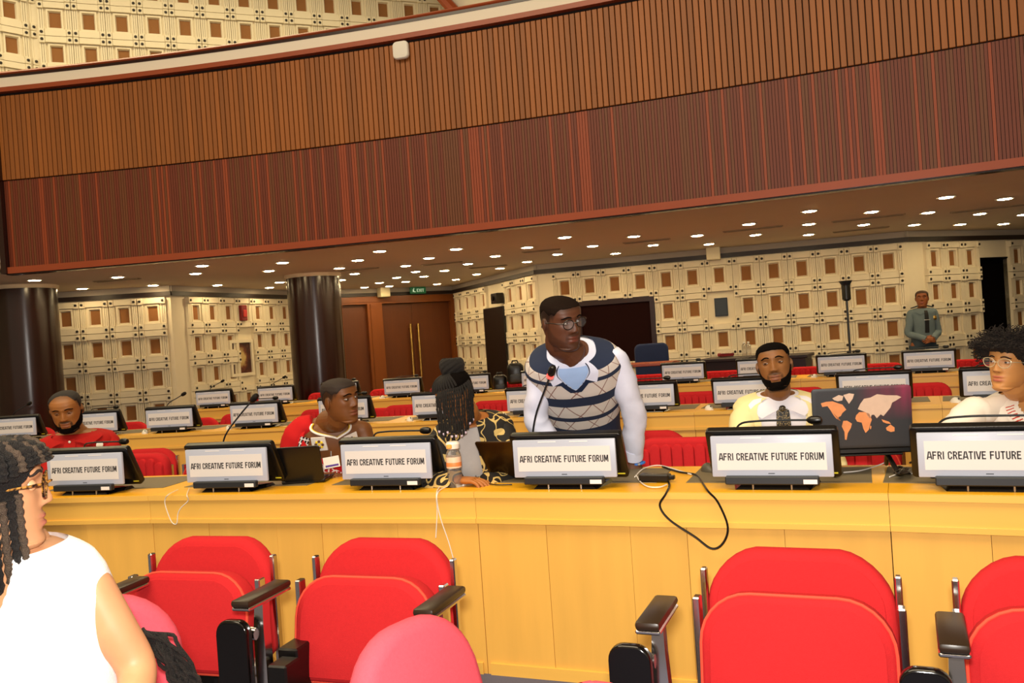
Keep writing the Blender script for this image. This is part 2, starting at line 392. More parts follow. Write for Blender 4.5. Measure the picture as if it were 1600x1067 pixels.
# --- upper gallery wall and hall ceiling
WL['upper'] = ((-6.426,11.966),(-0.9,14.12)); WL['upper_left'] = ((-9.0,9.2),(-6.426,11.966))
def upwall(key, name, label, cols, rows, z0, pw):
    M, L = wframe(key); o = part(name, MB().box(0,L,0,0.25,2.66,9.0), MT['cream'], smooth=0); o.matrix_world = M; tag(o, label, None, None, 'structure')
    panels(o, cols, rows, pw, (), z0); return o
Mu, Lu = wframe('upper')
def s_on(key, u, v):
    a, b = (Vector(p) for p in WL[key]); d = ray(u, v); nrm = Vector((-(b-a).y, (b-a).x)); t = nrm.dot(a)/nrm.dot(Vector((d.x,d.y)))
    P = d*t; return (Vector((P.x,P.y))-a).dot((b-a).normalized()), P.z+CAMH
su, zu = s_on('upper', 86, 32); su2, _ = s_on('upper', 384, 51)
upwall('upper', 'wall_upper', 'cream relief panelled wall above the balcony rail', seq(su, 14, (su2-su)/6), range(-2,3), zu, (su2-su)/6)
sl, zl = s_on('upper_left', 14, 16)
upwall('upper_left', 'wall_upper_left', 'cream relief panelled wall in the upper left corner', [sl-0.45, sl, sl+0.45], range(-2,3), zl, 0.43)
M = wframe('upper')[0]
hc = MB().add([(-14,-6,9),(14,-6,9),(14,20,9),(-14,20,9)], [(0,3,2,1)])
tag(part('ceiling_hall', hc, MT['cove'], smooth=0), 'pale high ceiling of the hall', None, None, 'structure')
b0 = aty(690,-4,12.2); b1 = aty(716,24,12.2)
tag(part('ceiling_beam', MB().tube([aty(668,-30,13.6), aty(698,4,13.6), aty(722,30,13.6)], 0.09, 8), MT['rail']), 'dark wooden ceiling rib above the balcony', None, None, 'structure')
tag(part('ceiling_slope', MB().add([aty(690,-14,13.7), aty(722,28,13.7), aty(960,-30,12.6), aty(960,-90,12.6)], [(0,1,2,3)]), MT['cove'], smooth=0), 'cream sloping ceiling panel above the balcony', None, None, 'structure')
# back shell so that no outside shows from a step aside
tag(part('wall_back', MB().box(-16,14,19,19.3,0,9).box(13.7,14,-6,19,0,9).box(-16,-15.7,-6,19,0,9), MT['cream'], smooth=0), 'plain outer wall of the hall behind the zigzag walls', None, None, 'structure')
# --- columns
def column(name, c, r, label):
    o = thing(name, label, 'column', (c[0],c[1],0), kind='structure')
    shaft = MB(); n = 48; rings = []
    for z in (0, 0.12, 2.51): rings.append([((r-0.002*(1 if (k % 6 == 0) else 0))*math.cos(2*PI*k/n), r*math.sin(2*PI*k/n), z) for k in range(n)])
    part('shaft', shaft.loft(rings), MT['column'], o)
    part('collar', MB().lathe([(r+0.005,2.50),(r+0.02,2.52),(r+0.02,2.55)], 48), MT['ceil'], o)
    part('base_ring', MB().lathe([(r+0.02,0),(r+0.02,0.12),(r+0.004,0.13)], 48), MT['gap'], o)
c2 = onz(489,431,2.50); k=1+0.385/c2.y; column('column', (c2.x*k, c2.y*k), 0.385, 'round dark mahogany column left of the wooden doors')
c1 = onz(36,449,2.50); k=1+0.4/c1.y; column('column', (c1.x*k, c1.y*k), 0.40, 'round dark mahogany column at the left edge')
# --- recessed downlights
DL = [(54,437.7),(128.4,450.8),(183.8,432.8),(239,445.6),(315.6,415),(305.5,427.3),(339.6,445.3),(441.6,410.2),(420.4,423),(437,440.8),(420.8,449.2),(530.3,418.8),(532.8,437.4),
(593.3,392.4),(559,406.5),(554,427.5),(670.3,403),(712.5,389),(633.8,415.1),(649.3,424.3),(619.5,433.5),(592.9,441.6),(569.8,448.7),(608.3,447),(633.8,439.9),(662.3,431.6),(694.5,422.6),(731,412.1),(773.8,399.9),(823.7,386.4),(682.9,443.6),(712.1,436.5),(744.6,428.3),(781.3,419),(823.5,408.8),
(882.4,370.6),(925.8,384.1),(871,397),(990.4,369.1),(961.6,395.8),(1020.4,382.8),(1089.6,367.8),(1107.8,381.1),(1170.2,350),(1180,366.8),(1264.9,329.7),(1264,350),(1263.4,366.4),(1361.8,330.8),(1349.6,350.9),
(1478.3,308),(1570,310.4),(1450.2,332),(1530.8,333.9),(1428.3,351),(1500.3,350.4),(1567.8,349.6),(1599,335)]
TRIM = MB().lathe([(0.070,-0.001),(0.090,-0.004),(0.092,-0.010),(0.070,-0.010),(0.066,0.0)], 20).mesh('trim_ring', MT['white'])
LENS = MB().lathe([(0.068,-0.010),(0.058,-0.014),(0.02,-0.016)], 18).mesh('lens', MT['lamp'])
for u, v in DL:
    p = onz(u, v, 2.545)
    d = thing('downlight', 'small bright round downlight recessed in the ceiling under the balcony', 'downlight', (p.x,p.y,2.55), group='downlights under the balcony')
    link('trim_ring', TRIM, d); link('lens', LENS, d)
# ceiling air diffusers: shallow dark slot grilles
for i, (u, v, w) in enumerate([(183,437,.62),(690,411,.6),(763,416,.6),(845,391,.5),(1176,357,.7),(1356,340,.8),(1345,358,.7),(1545,325,.8),(1010,376,.6),(560,420,.6)]):
    p = onz(u, v, 2.55); t = theta(p)
    g = thing('ceiling_diffuser', ['slot air diffuser in the ceiling at the far left','slot air diffuser in ceiling above the double doors','slot air diffuser in ceiling near the centre return wall','short slot air diffuser in ceiling left of the cream speaker','slot air diffuser in ceiling right of the cream wall speaker','slot air diffuser in ceiling above the light stand','slot air diffuser in ceiling close to the centre wall','slot air diffuser in ceiling at the far right','slot air diffuser in the ceiling above the blue chair','slot air diffuser in ceiling beside the second column'][i], 'air vent', (p.x,p.y,2.548), -math.radians(t), 'ceiling air diffusers')
    part('frame', MB().box(-w/2,w/2,-0.05,0.05,-0.006,0.001).box(-w/2+0.01,w/2-0.01,-0.04,-0.03,-0.012,0).box(-w/2+0.01,w/2-0.01,0.03,0.04,-0.012,0), MT['vent'], g, smooth=0)
    for k in (-1,0,1): part('slot', MB().box(-w/2+0.02,w/2-0.02,k*0.022-0.007,k*0.022+0.007,-0.009,-0.005), MT['hole'], g, smooth=0)
# --- things fixed to walls and ceiling
def on_wall(key, s, z, name, label, cat, group=None):
    M, L = wframe(key); o = thing(name, label, cat, group=group); o.matrix_world = M @ Matrix.Translation((s, 0, z)); return o
al = on_wall('left_return', 1.60, 2.14, 'fire_alarm', 'red fire alarm sounder high on the cream wall', 'alarm')
part('body', MB().bbox(-0.075,0.075,-0.10,-0.03,-0.13,0.13,0.01), MT['darkred'], al); part('mount', MB().box(-0.05,0.05,-0.05,0,-0.09,0.09), MT['darkred'], al, smooth=0)
part('lens', MB().bbox(-0.045,0.045,-0.112,-0.1,-0.07,0.05,0.005), mat('alarm_lens','C02A2A',0.3), al)
pc = on_wall('left_return', 1.53, 1.40, 'wall_picture', 'framed picture of a light shape on dark red, on the cream wall', 'picture')
part('frame', MB().box(-0.30,0.30,-0.05,-0.0,0.25,0.30).box(-0.30,0.30,-0.05,0,-0.30,-0.25).box(-0.30,-0.25,-0.05,0,-0.25,0.25).box(0.25,0.30,-0.05,0,-0.25,0.25), MT['cream'], pc, smooth=0)
pm, pn, pl, pb = nt('picture_print')
tc = pn.new('ShaderNodeTexCoord'); g = pn.new('ShaderNodeTexGradient'); g.gradient_type = 'SPHERICAL'; mp = pn.new('ShaderNodeMapping'); mp.inputs['Scale'].default_value = (5,1,4.2); pl.new(tc.outputs['Object'], mp.inputs[0]); pl.new(mp.outputs[0], g.inputs[0])
nz = pn.new('ShaderNodeTexNoise'); nz.inputs['Scale'].default_value = 14; pl.new(tc.outputs['Object'], nz.inputs['Vector']); ad = pn.new('ShaderNodeMath'); ad.operation = 'MULTIPLY_ADD'; ad.inputs[1].default_value = 0.7; pl.new(nz.outputs['Fac'], ad.inputs[0]); pl.new(g.outputs['Fac'], ad.inputs[2])
cr = pn.new('ShaderNodeValToRGB'); cr.color_ramp.elements[0].position = 0.35; cr.color_ramp.elements[0].color = rgb('3A0F0A'); cr.color_ramp.elements[1].position = 0.95; cr.color_ramp.elements[1].color = rgb('C4A868'); e = cr.color_ramp.elements.new(0.6); e.color = rgb('6B3218')
pl.new(ad.outputs[0], cr.inputs[0]); pl.new(cr.outputs[0], pb.inputs['Base Color'])
part('print', MB().box(-0.25,0.25,-0.02,-0.005,-0.25,0.25), pm, pc, smooth=0)
sc = on_wall('centre', 1.215, 1.42, 'projection_screen', 'large dark screen in a dark frame on the centre wall', 'screen')
part('frame', MB().box(-0.60,0.60,-0.07,0,0.42,0.50).box(-0.60,-0.53,-0.07,0,-0.52,0.42).box(0.53,0.60,-0.07,0,-0.52,0.42).box(-0.60,0.60,-0.07,0,-0.56,-0.50), MT['column'], sc, smooth=0)
part('screen_surface', MB().box(-0.54,0.54,-0.04,-0.01,-0.52,0.44), MT['screen'], sc, smooth=0)
bp_ = on_wall('centre', 2.796, 1.67, 'wall_panel', 'small black square panel on the centre wall', 'panel')
part('cover', MB().bbox(-0.088,0.088,-0.05,-0.005,-0.13,0.13,0.006), mat('dark_teal','06151A',0.4), bp_); part('bezel', MB().box(-0.095,0.095,-0.03,0,-0.137,0.137), MT['black'], bp_, smooth=0)
sp = on_wall('centre', 2.737, 2.47, 'wall_speaker', 'cream box loudspeaker hung below ceiling over the centre wall', 'speaker')
part('body', MB().bbox(-0.10,0.10,-0.24,-0.06,-0.10,0.10,0.008), MT['cream_box'], sp); part('bracket', MB().box(-0.03,0.03,-0.06,0.0,-0.03,0.03), MT['steel'], sp, smooth=0)
sp = on_wall('door', 1.755, 2.47, 'wall_speaker', 'cream box loudspeaker above the wooden doors', 'speaker')
part('body', MB().bbox(-0.10,0.10,-0.24,-0.06,-0.10,0.10,0.008), MT['cream_box'], sp); part('bracket', MB().box(-0.03,0.03,-0.06,0.0,-0.03,0.03), MT['steel'], sp, smooth=0)
ex = on_wall('door', 2.513, 2.48, 'exit_sign', 'green exit sign above the double doors', 'sign')
part('sign_board', MB().bbox(-0.18,0.17,-0.16,-0.12,-0.065,0.065,0.01), MT['green'], ex); part('hanger', MB().box(-0.02,0.02,-0.15,0.0,0.03,0.06), MT['steel'], ex, smooth=0)
mat('exit_white','CFE8D0',0.5,emit='E0FFE8',es=0.3); EXITS = ex
part('pictogram', MB().box(-0.13,-0.10,-0.163,-0.16,-0.03,0.02).ellipsoid((-0.105,-0.161,0.035),(0.012,0.003,0.012),8,6).box(-0.10,-0.07,-0.163,-0.16,-0.035,-0.02), bpy.data.materials['exit_white'], ex, smooth=0)
ap = oncyl(627,79,RB-0.03); ta = theta(ap)
wp = thing('wireless_access_point', 'white rounded square box on the slatted balcony front', 'access point', ap, -math.radians(ta))
part('body', MB().pillow(rrect(0.17,0.18,0.045), -0.035, 0.02, 0.02, 0.004), MT['white'], wp); part('mount', MB().box(-0.05,0.05,0.01,0.035,-0.05,0.05), MT['white'], wp, smooth=0)
# black flag panel and camera box on the centre return wall
fp = on_wall('centre_return', 2.56, 0, 'partition_screen', 'tall narrow black screen standing against the return wall', 'screen')
part('panel', MB().bbox(-0.52,0.50,-0.10,-0.06,0.06,1.98,0.01), MT['black'], fp); 
for x in (-0.4,0.38): part('foot', MB().box(x-0.03,x+0.03,-0.3,0.0,0,0.06), MT['black'], fp, smooth=0)
cb = on_wall('centre_return', 2.90, 2.12, 'wall_camera', 'small black camera box on the wall above black screen', 'camera')
part('body', MB().bbox(-0.14,0.14,-0.20,-0.06,-0.09,0.09,0.01), MT['black'], cb); part('bracket', MB().box(-0.04,0.04,-0.08,0.0,-0.03,0.03), MT['steel'], cb, smooth=0); part('lens', MB().lathe([(0.04,0),(0.04,0.03),(0.03,0.035)], 14, M=Matrix.Translation((0,-0.2,0)) @ Matrix.Rotation(PI/2,4,'X')), MT['black_gloss'], cb)
# ================================================================ DESK ROWS
GL = {   # heavy condensed capitals as strokes in a 1 x 1.9 cell
 'A': [(.0,0,.36,1.9),(.64,1.9,1,0),(.22,.52,.78,.52)], 'F': [(.16,0,.16,1.9),(.16,1.75,.95,1.75),(.16,1.0,.85,1.0)], 'R': [(.16,0,.16,1.9),(.16,1.75,.72,1.75),(.84,1.70,.84,1.10),(.16,.98,.74,.98),(.58,.95,.88,0)],
 'I': [(.2,0,.2,1.9)], 'C': [(.16,.2,.16,1.7),(.2,1.75,.8,1.75),(.2,.15,.8,.15),(.84,1.7,.84,1.25),(.84,.2,.84,.65)], 'E': [(.16,0,.16,1.9),(.16,1.75,.92,1.75),(.16,1.0,.82,1.0),(.16,.15,.92,.15)],
 'T': [(.5,0,.5,1.9),(0,1.75,1,1.75)], 'V': [(.02,1.9,.42,0),(.98,1.9,.58,0)], 'U': [(.16,.2,.16,1.9),(.84,.2,.84,1.9),(.2,.15,.8,.15)], 'O': [(.16,.2,.16,1.7),(.84,.2,.84,1.7),(.2,1.75,.8,1.75),(.2,.15,.8,.15)],
 'M': [(.15,0,.15,1.9),(1.15,0,1.15,1.9),(.25,1.9,.65,.3),(1.05,1.9,.65,.3)], 'X': [(.05,0,.95,1.9),(.95,0,.05,1.9)]}
def letters(body, width, height, name, m, th=.0007, sw=.30):
    x = 0; segs = []; first = True
    for ch in body:
        if ch == ' ': x += .62; continue
        for a, b, c, d in GL[ch]: segs.append((x+a, b, x+c, d))
        x += {'I': .4, 'M': 1.3}.get(ch, 1.0) + .17
    W = x-.17; mb = MB()
    for a, b, c, d in segs:
        v = Vector((c-a, d-b)); L = v.length; v /= L; w = sw/2 if abs(v.y) > .3 else .15
        n = Vector((-v.y, v.x))*w; P = [(a+n.x,b+n.y),(a-n.x,b-n.y),(c-n.x,d-n.y),(c+n.x,d+n.y)]
        if abs(v.x) > .05 and abs(v.y) > .3: P = [(a-w*1.05,b),(a+w*1.05,b),(c+w*1.05,d),(c-w*1.05,d)]
        q = [((px-W/2)*width/W, (py-.95)*height/1.9) for px, py in P]
        mb.add([(px,0,pz) for px,pz in q]+[(px,-th,pz) for px,pz in q], [(0,1,2,3),(7,6,5,4),(0,4,5,1),(1,5,6,2),(2,6,7,3),(3,7,4,0)])
    return mb.mesh(name, m, 0)
LET = letters('AFRI CREATIVE FUTURE FORUM', 0.392, 0.0285, 'lettering', MT['ink'])
link('lettering', letters('EXIT', 0.16, 0.06, 'exit_lettering', bpy.data.materials['exit_white'], .001), EXITS, (0.04,-0.161,0))
def desk(R, a0, a1, label, pads, group):
    am = (a0+a1)/2; da = math.radians(a1-a0); c = pol(R*math.cos(da/2), am)
    d = thing('conference_desk', label, 'desk', c, -math.radians(am), group)
    hw = R*math.sin(da/2) - 0.0008; k = (R+0.62)/R; hb = hw*k
    def slab(x0f, x1f, y0, y1, z0, z1):     # trapezoid plan: wider at the back
        w0 = hw*(1+y0/R); w1 = hw*(1+y1/R)
        vs = [(x0f*w0,y0,z0),(x1f*w0,y0,z0),(x1f*w1,y1,z0),(x0f*w1,y1,z0),(x0f*w0,y0,z1),(x1f*w0,y0,z1),(x1f*w1,y1,z1),(x0f*w1,y1,z1)]
        return MB().add(vs, [(0,3,2,1),(4,5,6,7),(0,1,5,4),(1,2,6,5),(2,3,7,6),(3,0,4,7)])
    part('worktop', slab(-1,1,0,0.62,0.778,0.80), MT['maple_top'], d, smooth=0)
    part('front_edge', slab(-1,1,-0.012,0.001,0.774,0.799), MT['maple_edge'], d, smooth=0)
    part('fascia', slab(-1,1,0.0,0.03,0.682,0.776), MT['maple_edge'], d, smooth=0)
    part('moulding', slab(-1,1,-0.008,0.03,0.662,0.6825), MT['maple_edge'], d, smooth=0)
    cuts = [-1,-0.62,-0.18,0.10,0.55,1]
    for i in range(5):
        m = slab(cuts[i]+0.001, cuts[i+1]-0.001, 0.012+0.0015*(i % 2), 0.04, 0.0, 0.662); part('front_panel', m, MT['maple'], d, smooth=0)
    part('plinth', slab(-0.98,0.98,0.002,0.02,0.0,0.05), MT['maple_edge'], d, smooth=0)
    part('carcass', slab(-0.995,0.995,0.05,0.45,0.0,0.77), MT['maple'], d, smooth=0)
    for t in pads:
        x = R*math.tan(math.radians(t-am))
        part('writing_pad', MB().bbox(x-0.36,x+0.36,0.20,0.56,0.7995,0.8025,0.001), MT['pad'], d, smooth=0)
    return d
M1T = [12.25, 14.40, 16.52, 18.71, 20.88, 23.04, 24.94, 27.1]
M2T = [7.03, 8.86, 10.55, 12.42, 14.33, 16.28, 18.15, 20.17, 21.86, 23.84, 25.60, 27.5]
M3T = [7.98, 9.66, 11.37, 13.01, 14.76, 16.50, 18.17, 19.80, 21.45, 23.10, 24.75, 26.35]
J1 = [11.1, 15.48, 19.87, 24.09, 28.4]; J2 = [5.98, 9.74, 13.50, 17.26, 21.02, 24.78, 28.5]; J3 = [7.25, 8.82, 12.19, 15.63, 18.98, 22.28, 25.55, 28.7]
ORD = ['first','second','third','fourth','fifth','sixth','seventh','eighth','ninth','tenth','eleventh','twelfth']
L1 = ['front row desk section behind the woman in white, at left','front row desk section in front of the man in red drape','front row desk section where the standing man leans','front row desk section at the right edge, before the curly haired woman']
for i in range(4): desk(R1, J1[i], J1[i+1], L1[i], [t for t in M1T if J1[i] < t < J1[i+1]], 'front row desks')
for i in range(6): desk(R2, J2[i], J2[i+1], 'maple desk section of the middle row, %s from the left' % ORD[i], [t for t in M2T if J2[i] < t < J2[i+1]], 'middle row desks')
for i in range(7): desk(R3, J3[i], J3[i+1], 'maple desk section of the farthest row, %s from the left' % ORD[i], [t for t in M3T if J3[i] < t < J3[i+1]], 'farthest row desks')
# ---------------------------------------------------------------- conference monitors (origin: centre of the stand's front feet on the desk)
def monitor():
    m = thing('conference_monitor', '', 'monitor', group='conference monitors')
    nd = part('name_display', MB().bbox(-0.2275,0.2275,0.0,0.016,0.048,0.210,0.004,seg=2), MT['frame_white'], m)
    part('display_page', MB().box(-0.205,0.205,-0.0012,0.002,0.075,0.180), MT['paper'], nd, smooth=0)
    link('lettering', LET, nd, (0,-0.0012,0.128))
    [part('sensor_strip', MB().box(x,x+0.08,-0.0006,0.002,0.1985,0.2025), MT['sticker'], nd, smooth=0) for x in (-0.11,0.03)]
    part('maker_mark', MB().box(-0.012,0.012,-0.0006,0.002,0.060,0.063), MT['bar'], nd, smooth=0)
    br = part('control_bar', MB().bbox(-0.175,0.175,-0.028,0.004,0.022,0.054,0.004), MT['bar'], m)
    part('sticker', MB().box(0.118,0.168,-0.029,-0.027,0.026,0.043), MT['sticker'], br, smooth=0)
    for x in (-0.072,0.072): part('leg', MB().tube([(x,-0.008,0.0),(x,-0.008,0.03)], 0.004, 8), MT['steel'], m)
    part('base', MB().add([(-0.14,-0.012,0),(0.14,-0.012,0),(0.17,0.16,0),(-0.17,0.16,0),(-0.11,0.0,0.024),(0.11,0.0,0.024),(0.16,0.15,0.016),(-0.16,0.15,0.016)], [(0,3,2,1),(4,5,6,7),(0,1,5,4),(1,2,6,5),(2,3,7,6),(3,0,4,7)]), MT['black_gloss'], m, smooth=0)
    # reclined main panel, top edge near the name display, foot towards the delegate
    a = math.radians(-27); Mx = Matrix.Translation((0,0.020,0.218)) @ Matrix.Rotation(-a, 4, 'X') @ Matrix.Translation((0,0,-0.215))
    pn = part('main_panel', MB().pillow(rrect(0.50,0.225,0.014,0,0.1125), 0.0, 0.032, 0.006, 0.0, M=Mx), MT['black'], m)
    part('bezel_screen', MB().box(-0.235,0.235,0.0305,0.0335,0.02,0.205, M=Mx), MT['black_gloss'], pn, smooth=0)
    part('energy_tag', MB().box(0.205,0.237,-0.0015,0.001,0.018,0.024, M=Mx), MT['yellow'], pn, smooth=0)
    for sx in (-1,1):
        sp = MB()
        q = [Mx @ Vector((sx*0.215,0.002,0.205)), Mx @ Vector((sx*0.215,0.002,0.03)), Vector((sx*0.215,0.012,0.20))]
        sp.add([q[0]-Vector((0.004,0,0)),q[1]-Vector((0.004,0,0)),Vector((sx*0.215-0.004,0.014,0.075)),q[2]-Vector((0.004,0,0)),q[0]+Vector((0.004,0,0)),q[1]+Vector((0.004,0,0)),Vector((sx*0.215+0.004,0.014,0.075)),q[2]+Vector((0.004,0,0))], [(0,1,2,3),(4,7,6,5),(0,4,5,1),(1,5,6,2),(2,6,7,3),(3,7,4,0)])
        part('support_bracket', sp, MT['black'], m, smooth=0)
    return m
def mic(pts, ring=False):
    # gooseneck microphone, points in the monitor's own frame
    g = thing('gooseneck_microphone', '', 'microphone', group='gooseneck microphones')
    P = [Vector(p) for p in pts]
    cv = []
    for i in range(len(P)-1):
        for k in range(5):
            t = k/5; a = P[max(i-1,0)]; b = P[i]; c = P[i+1]; d = P[min(i+2,len(P)-1)]
            cv.append(0.5*((2*b)+(c-a)*t+(2*a-5*b+4*c-d)*t*t+(3*b-a-3*c+d)*t**3))
    cv.append(P[-1])
    part('base', MB().bbox(P[0].x-0.04,P[0].x+0.04,P[0].y-0.03,P[0].y+0.05,0.0,0.022,0.006), MT['black'], g)
    part('stem', MB().tube(cv, 0.0042, 8), MT['bar'], g)
    d = (P[-1]-P[-2]).normalized(); e = P[-1]; q = d.to_track_quat('Z','Y').to_matrix().to_4x4()
    part('head', MB().lathe([(0.004,-0.008),(0.012,0.0),(0.0165,0.012),(0.0165,0.035),(0.012,0.048),(0.004,0.052)], 14, M=Matrix.Translation(e) @ q), MT['black'], g)
    if ring: part('light_ring', MB().lathe([(0.010,-0.012),(0.0155,-0.010),(0.0155,-0.002),(0.010,0.0)], 16, M=Matrix.Translation(e) @ q), mat('red_glow','FF3A30',0.4,emit='FF4038',es=3.0), g)
    return g
MON = monitor(); remember(MON)
MIC = mic([(-0.15,0.26,0.01),(-0.16,0.22,0.17),(-0.135,0.17,0.234),(-0.06,0.14,0.250),(0.06,0.12,0.253),(0.14,0.11,0.253)]); remember(MIC)
MICR = mic([(-0.17,0.25,0.01),(-0.165,0.21,0.15),(-0.10,0.16,0.25),(0.0,0.15,0.30),(0.055,0.145,0.325)]); remember(MICR)
MOUSE = thing('computer_mouse', '', 'mouse', group='computer mice')
def mouse_shape(w=0.058, l=0.10, h=0.034):
    rings = []
    for i in range(9):
        t = i/8; y = -l/2 + l*t; s = math.sin(PI*min(max(t,0.06),0.94))**0.55; hh = h*s*(0.75+0.35*math.sin(PI*t*0.8))
        rings.append([(w/2*s*math.cos(PI*k/8), y, hh*math.sin(PI*k/8)) for k in range(9)] )
    return MB().loft(rings)
part('shell', mouse_shape(), MT['white'], MOUSE); part('wheel', MB().lathe([(0.006,-0.003),(0.008,0),(0.006,0.003)], 12, M=Matrix.Translation((0,-0.03,0.027)) @ Matrix.Rotation(PI/2,4,'Y')), MT['bar'], MOUSE); remember(MOUSE)
used = set()
def place(src, *a):
    if src.name in used: return dup(src, *a)
    used.add(src.name); src.location = a[0]; src.rotation_euler = (0,0,a[1]); src['label'] = a[2]
    if len(a) > 3 and a[3]: src['group'] = a[3]
    return src
ML1 = [None,'name display monitor nearest the woman in white, left end of front row','front row monitor just left of the black laptop','front row monitor between the draped man and the clear bottle','front row monitor directly before the standing man','front row monitor directly before the man in cream suit','front row monitor before the woman with curly hair, cut by the frame']
def mon_at(R, t, label, group, z=0.80):
    return place(MON, pol(R+0.055, t, z), -math.radians(t), label, group)
for i, t in enumerate(M1T[:7]):
    if ML1[i]: mon_at(R1, t, ML1[i], 'front row monitors')
for i, t in enumerate(M2T[:11]): mon_at(R2, t, 'monitor reading AFRI CREATIVE FUTURE FORUM in the middle row, %s from the left' % ORD[i], 'middle row monitors')
for i, t in enumerate(M3T[:12]): mon_at(R3, t, 'monitor reading AFRI CREATIVE FUTURE FORUM in farthest row, %s from the left' % ORD[i], 'farthest row monitors')
for i, t in enumerate(M1T[:7]):
    if i in (1,3,5,6):
        place(MIC, pol(R1+0.055, t, 0.80), -math.radians(t), {1:'low bent microphone behind the leftmost front row monitor',3:'low bent microphone behind the monitor of the draped man',5:'low bent microphone in front of the cream suited man',6:'low bent microphone before the curly haired woman'}[i], 'front row microphones')
g = mic([(-0.16,0.25,0.01),(-0.155,0.21,0.17),(-0.10,0.16,0.26),(0.0,0.15,0.36),(0.075,0.145,0.425)]); g.location = pol(R1+0.055,M1T[2],0.80); g.rotation_euler = (0,0,-math.radians(M1T[2])); g['label'] = 'raised straight microphone behind the second front row monitor'; g['group'] = 'front row microphones'
g = mic([(-0.20,0.24,0.01),(-0.195,0.17,0.17),(-0.145,0.09,0.30),(-0.070,0.02,0.42),(-0.026,-0.02,0.485)], True); g.location = pol(R1+0.055,M1T[4],0.80); g.rotation_euler = (0,0,-math.radians(M1T[4])); g['label'] = 'raised microphone with glowing red ring before the standing man'; g['group'] = 'front row microphones'
for i, t in enumerate(M2T[:11]):
    s = MICR if i in (0,2) else MIC
    place(s, pol(R2+0.055, t, 0.80), -math.radians(t), 'microphone behind the %s monitor from the left in middle row' % ORD[i], 'middle row microphones')
for i, t in enumerate(M3T):
    s = MICR if i in (0,1) else MIC
    place(s, pol(R3+0.055, t, 0.80), -math.radians(t), 'microphone behind the %s monitor from the left in farthest row' % ORD[i], 'farthest row microphones')
for i, t in enumerate(M2T[2:11]): place(MOUSE, pol(R2+0.10, t-0.62, 0.80), -math.radians(t)+0.6, 'white mouse left of %s monitor from the left in middle row' % ORD[i+2], 'middle row mice')
for i, t in enumerate(M3T): place(MOUSE, pol(R3+0.10, t-0.55, 0.80), -math.radians(t)-0.5, 'white mouse left of %s monitor from the left in farthest row' % ORD[i], 'farthest row mice')
# ================================================================ SEATS
def squircle_back(w, h, z0, r):            # backrest outline, wide rounded top
    return rrect(w, h, r, 0, z0+h/2, 7, 0.05)
def folding_seat():
    s = thing('folding_seat', '', 'chair', group='folding seats')
    bend = lambda p: (p[0], p[1] + 0.25*p[0]**2 - 0.0 + 0.10*max(0,p[2]-0.5), p[2])
    part('backrest', MB().pillow(squircle_back(0.56,0.46,0.285,0.15), -0.055, 0.03, 0.032, 0.012, warp=lambda p: (p[0]*(1-0.10*max(0,p[2]-0.45)), p[1]-0.5*p[0]**2*0.4+0.12*(p[2]-0.5), p[2]-0.45*p[0]**2*max(0,(p[2]-0.5)/0.25))), MT['red'], s)
    Ms = Matrix.Translation((0,-0.20,0.308)) @ Matrix.Rotation(math.radians(-9),4,'X')
    out = rrect(0.55,0.37,0.15,0,0.155,7,0.06)
    st = part('seat_cushion', MB().pillow(out, -0.05, 0.055, 0.03, 0.014, M=Ms), MT['red'], s)
    pp = [Ms @ Vector((x*0.985,-0.035,0.155+(z-0.155)*0.985)) for x, z in out]
    part('piping', MB().tube(pp+[pp[0]], 0.006, 6), MT['red_pipe'], st)
    for sx in (-1,1):
        b = MB().bbox(sx*0.29-0.012,sx*0.29+0.012,-0.16,-0.12,0.30,0.62,0.004).bbox(sx*0.285-0.010,sx*0.285+0.010,-0.05,-0.02,0.26,0.68,0.004)
        part('side_bracket', b, MT['chrome'], s)
        part('hinge', MB().lathe([(0.045,-0.03),(0.048,-0.02),(0.046,0.0),(0.026,0.05),(0.012,0.052)], 18, M=Matrix.Translation((sx*0.275,-0.15,0.30)) @ Matrix.Rotation(PI/2*sx,4,'Y')), MT['chrome'], s)
    part('pedestal', MB().bbox(-0.05,0.05,-0.12,-0.02,0.0,0.32,0.01).bbox(-0.20,0.20,-0.16,0.0,0.0,0.025,0.006), MT['black'], s)
    return s
def tufted_chair():
    s = thing('delegate_chair', '', 'chair', group='delegate chairs')
    n = 9; rings = []
    out = rrect(0.56,0.46,0.09,0,0.64,6,0.04)
    bk = part('backrest', MB().pillow(out, -0.03, 0.05, 0.03, 0.0), MT['red'], s)
    for k in range(n):
        x = -0.235 + 0.47*k/(n-1); h = 0.40 - (0.05 if k in (0,n-1) else 0)
        part('channel', MB().pillow(rrect(0.054,h,0.026,x,0.64,4), -0.048, -0.01, 0.02, 0.004), MT['red'], bk)
    part('seat_cushion', MB().pillow(rrect(0.54,0.50,0.08,0,0,5), -0.05, 0.05, 0.03, 0.01, M=Matrix.Translation((0,-0.24,0.42)) @ Matrix.Rotation(-PI/2,4,'X')), MT['red'], s)
    part('pedestal', MB().lathe([(0.24,0),(0.24,0.02),(0.05,0.05),(0.04,0.37)], 20, M=Matrix.Translation((0,-0.22,0))), MT['black'], s)
    part('back_strut', MB().bbox(-0.06,0.06,0.03,0.06,0.36,0.6,0.008), MT['black'], s)
    return s
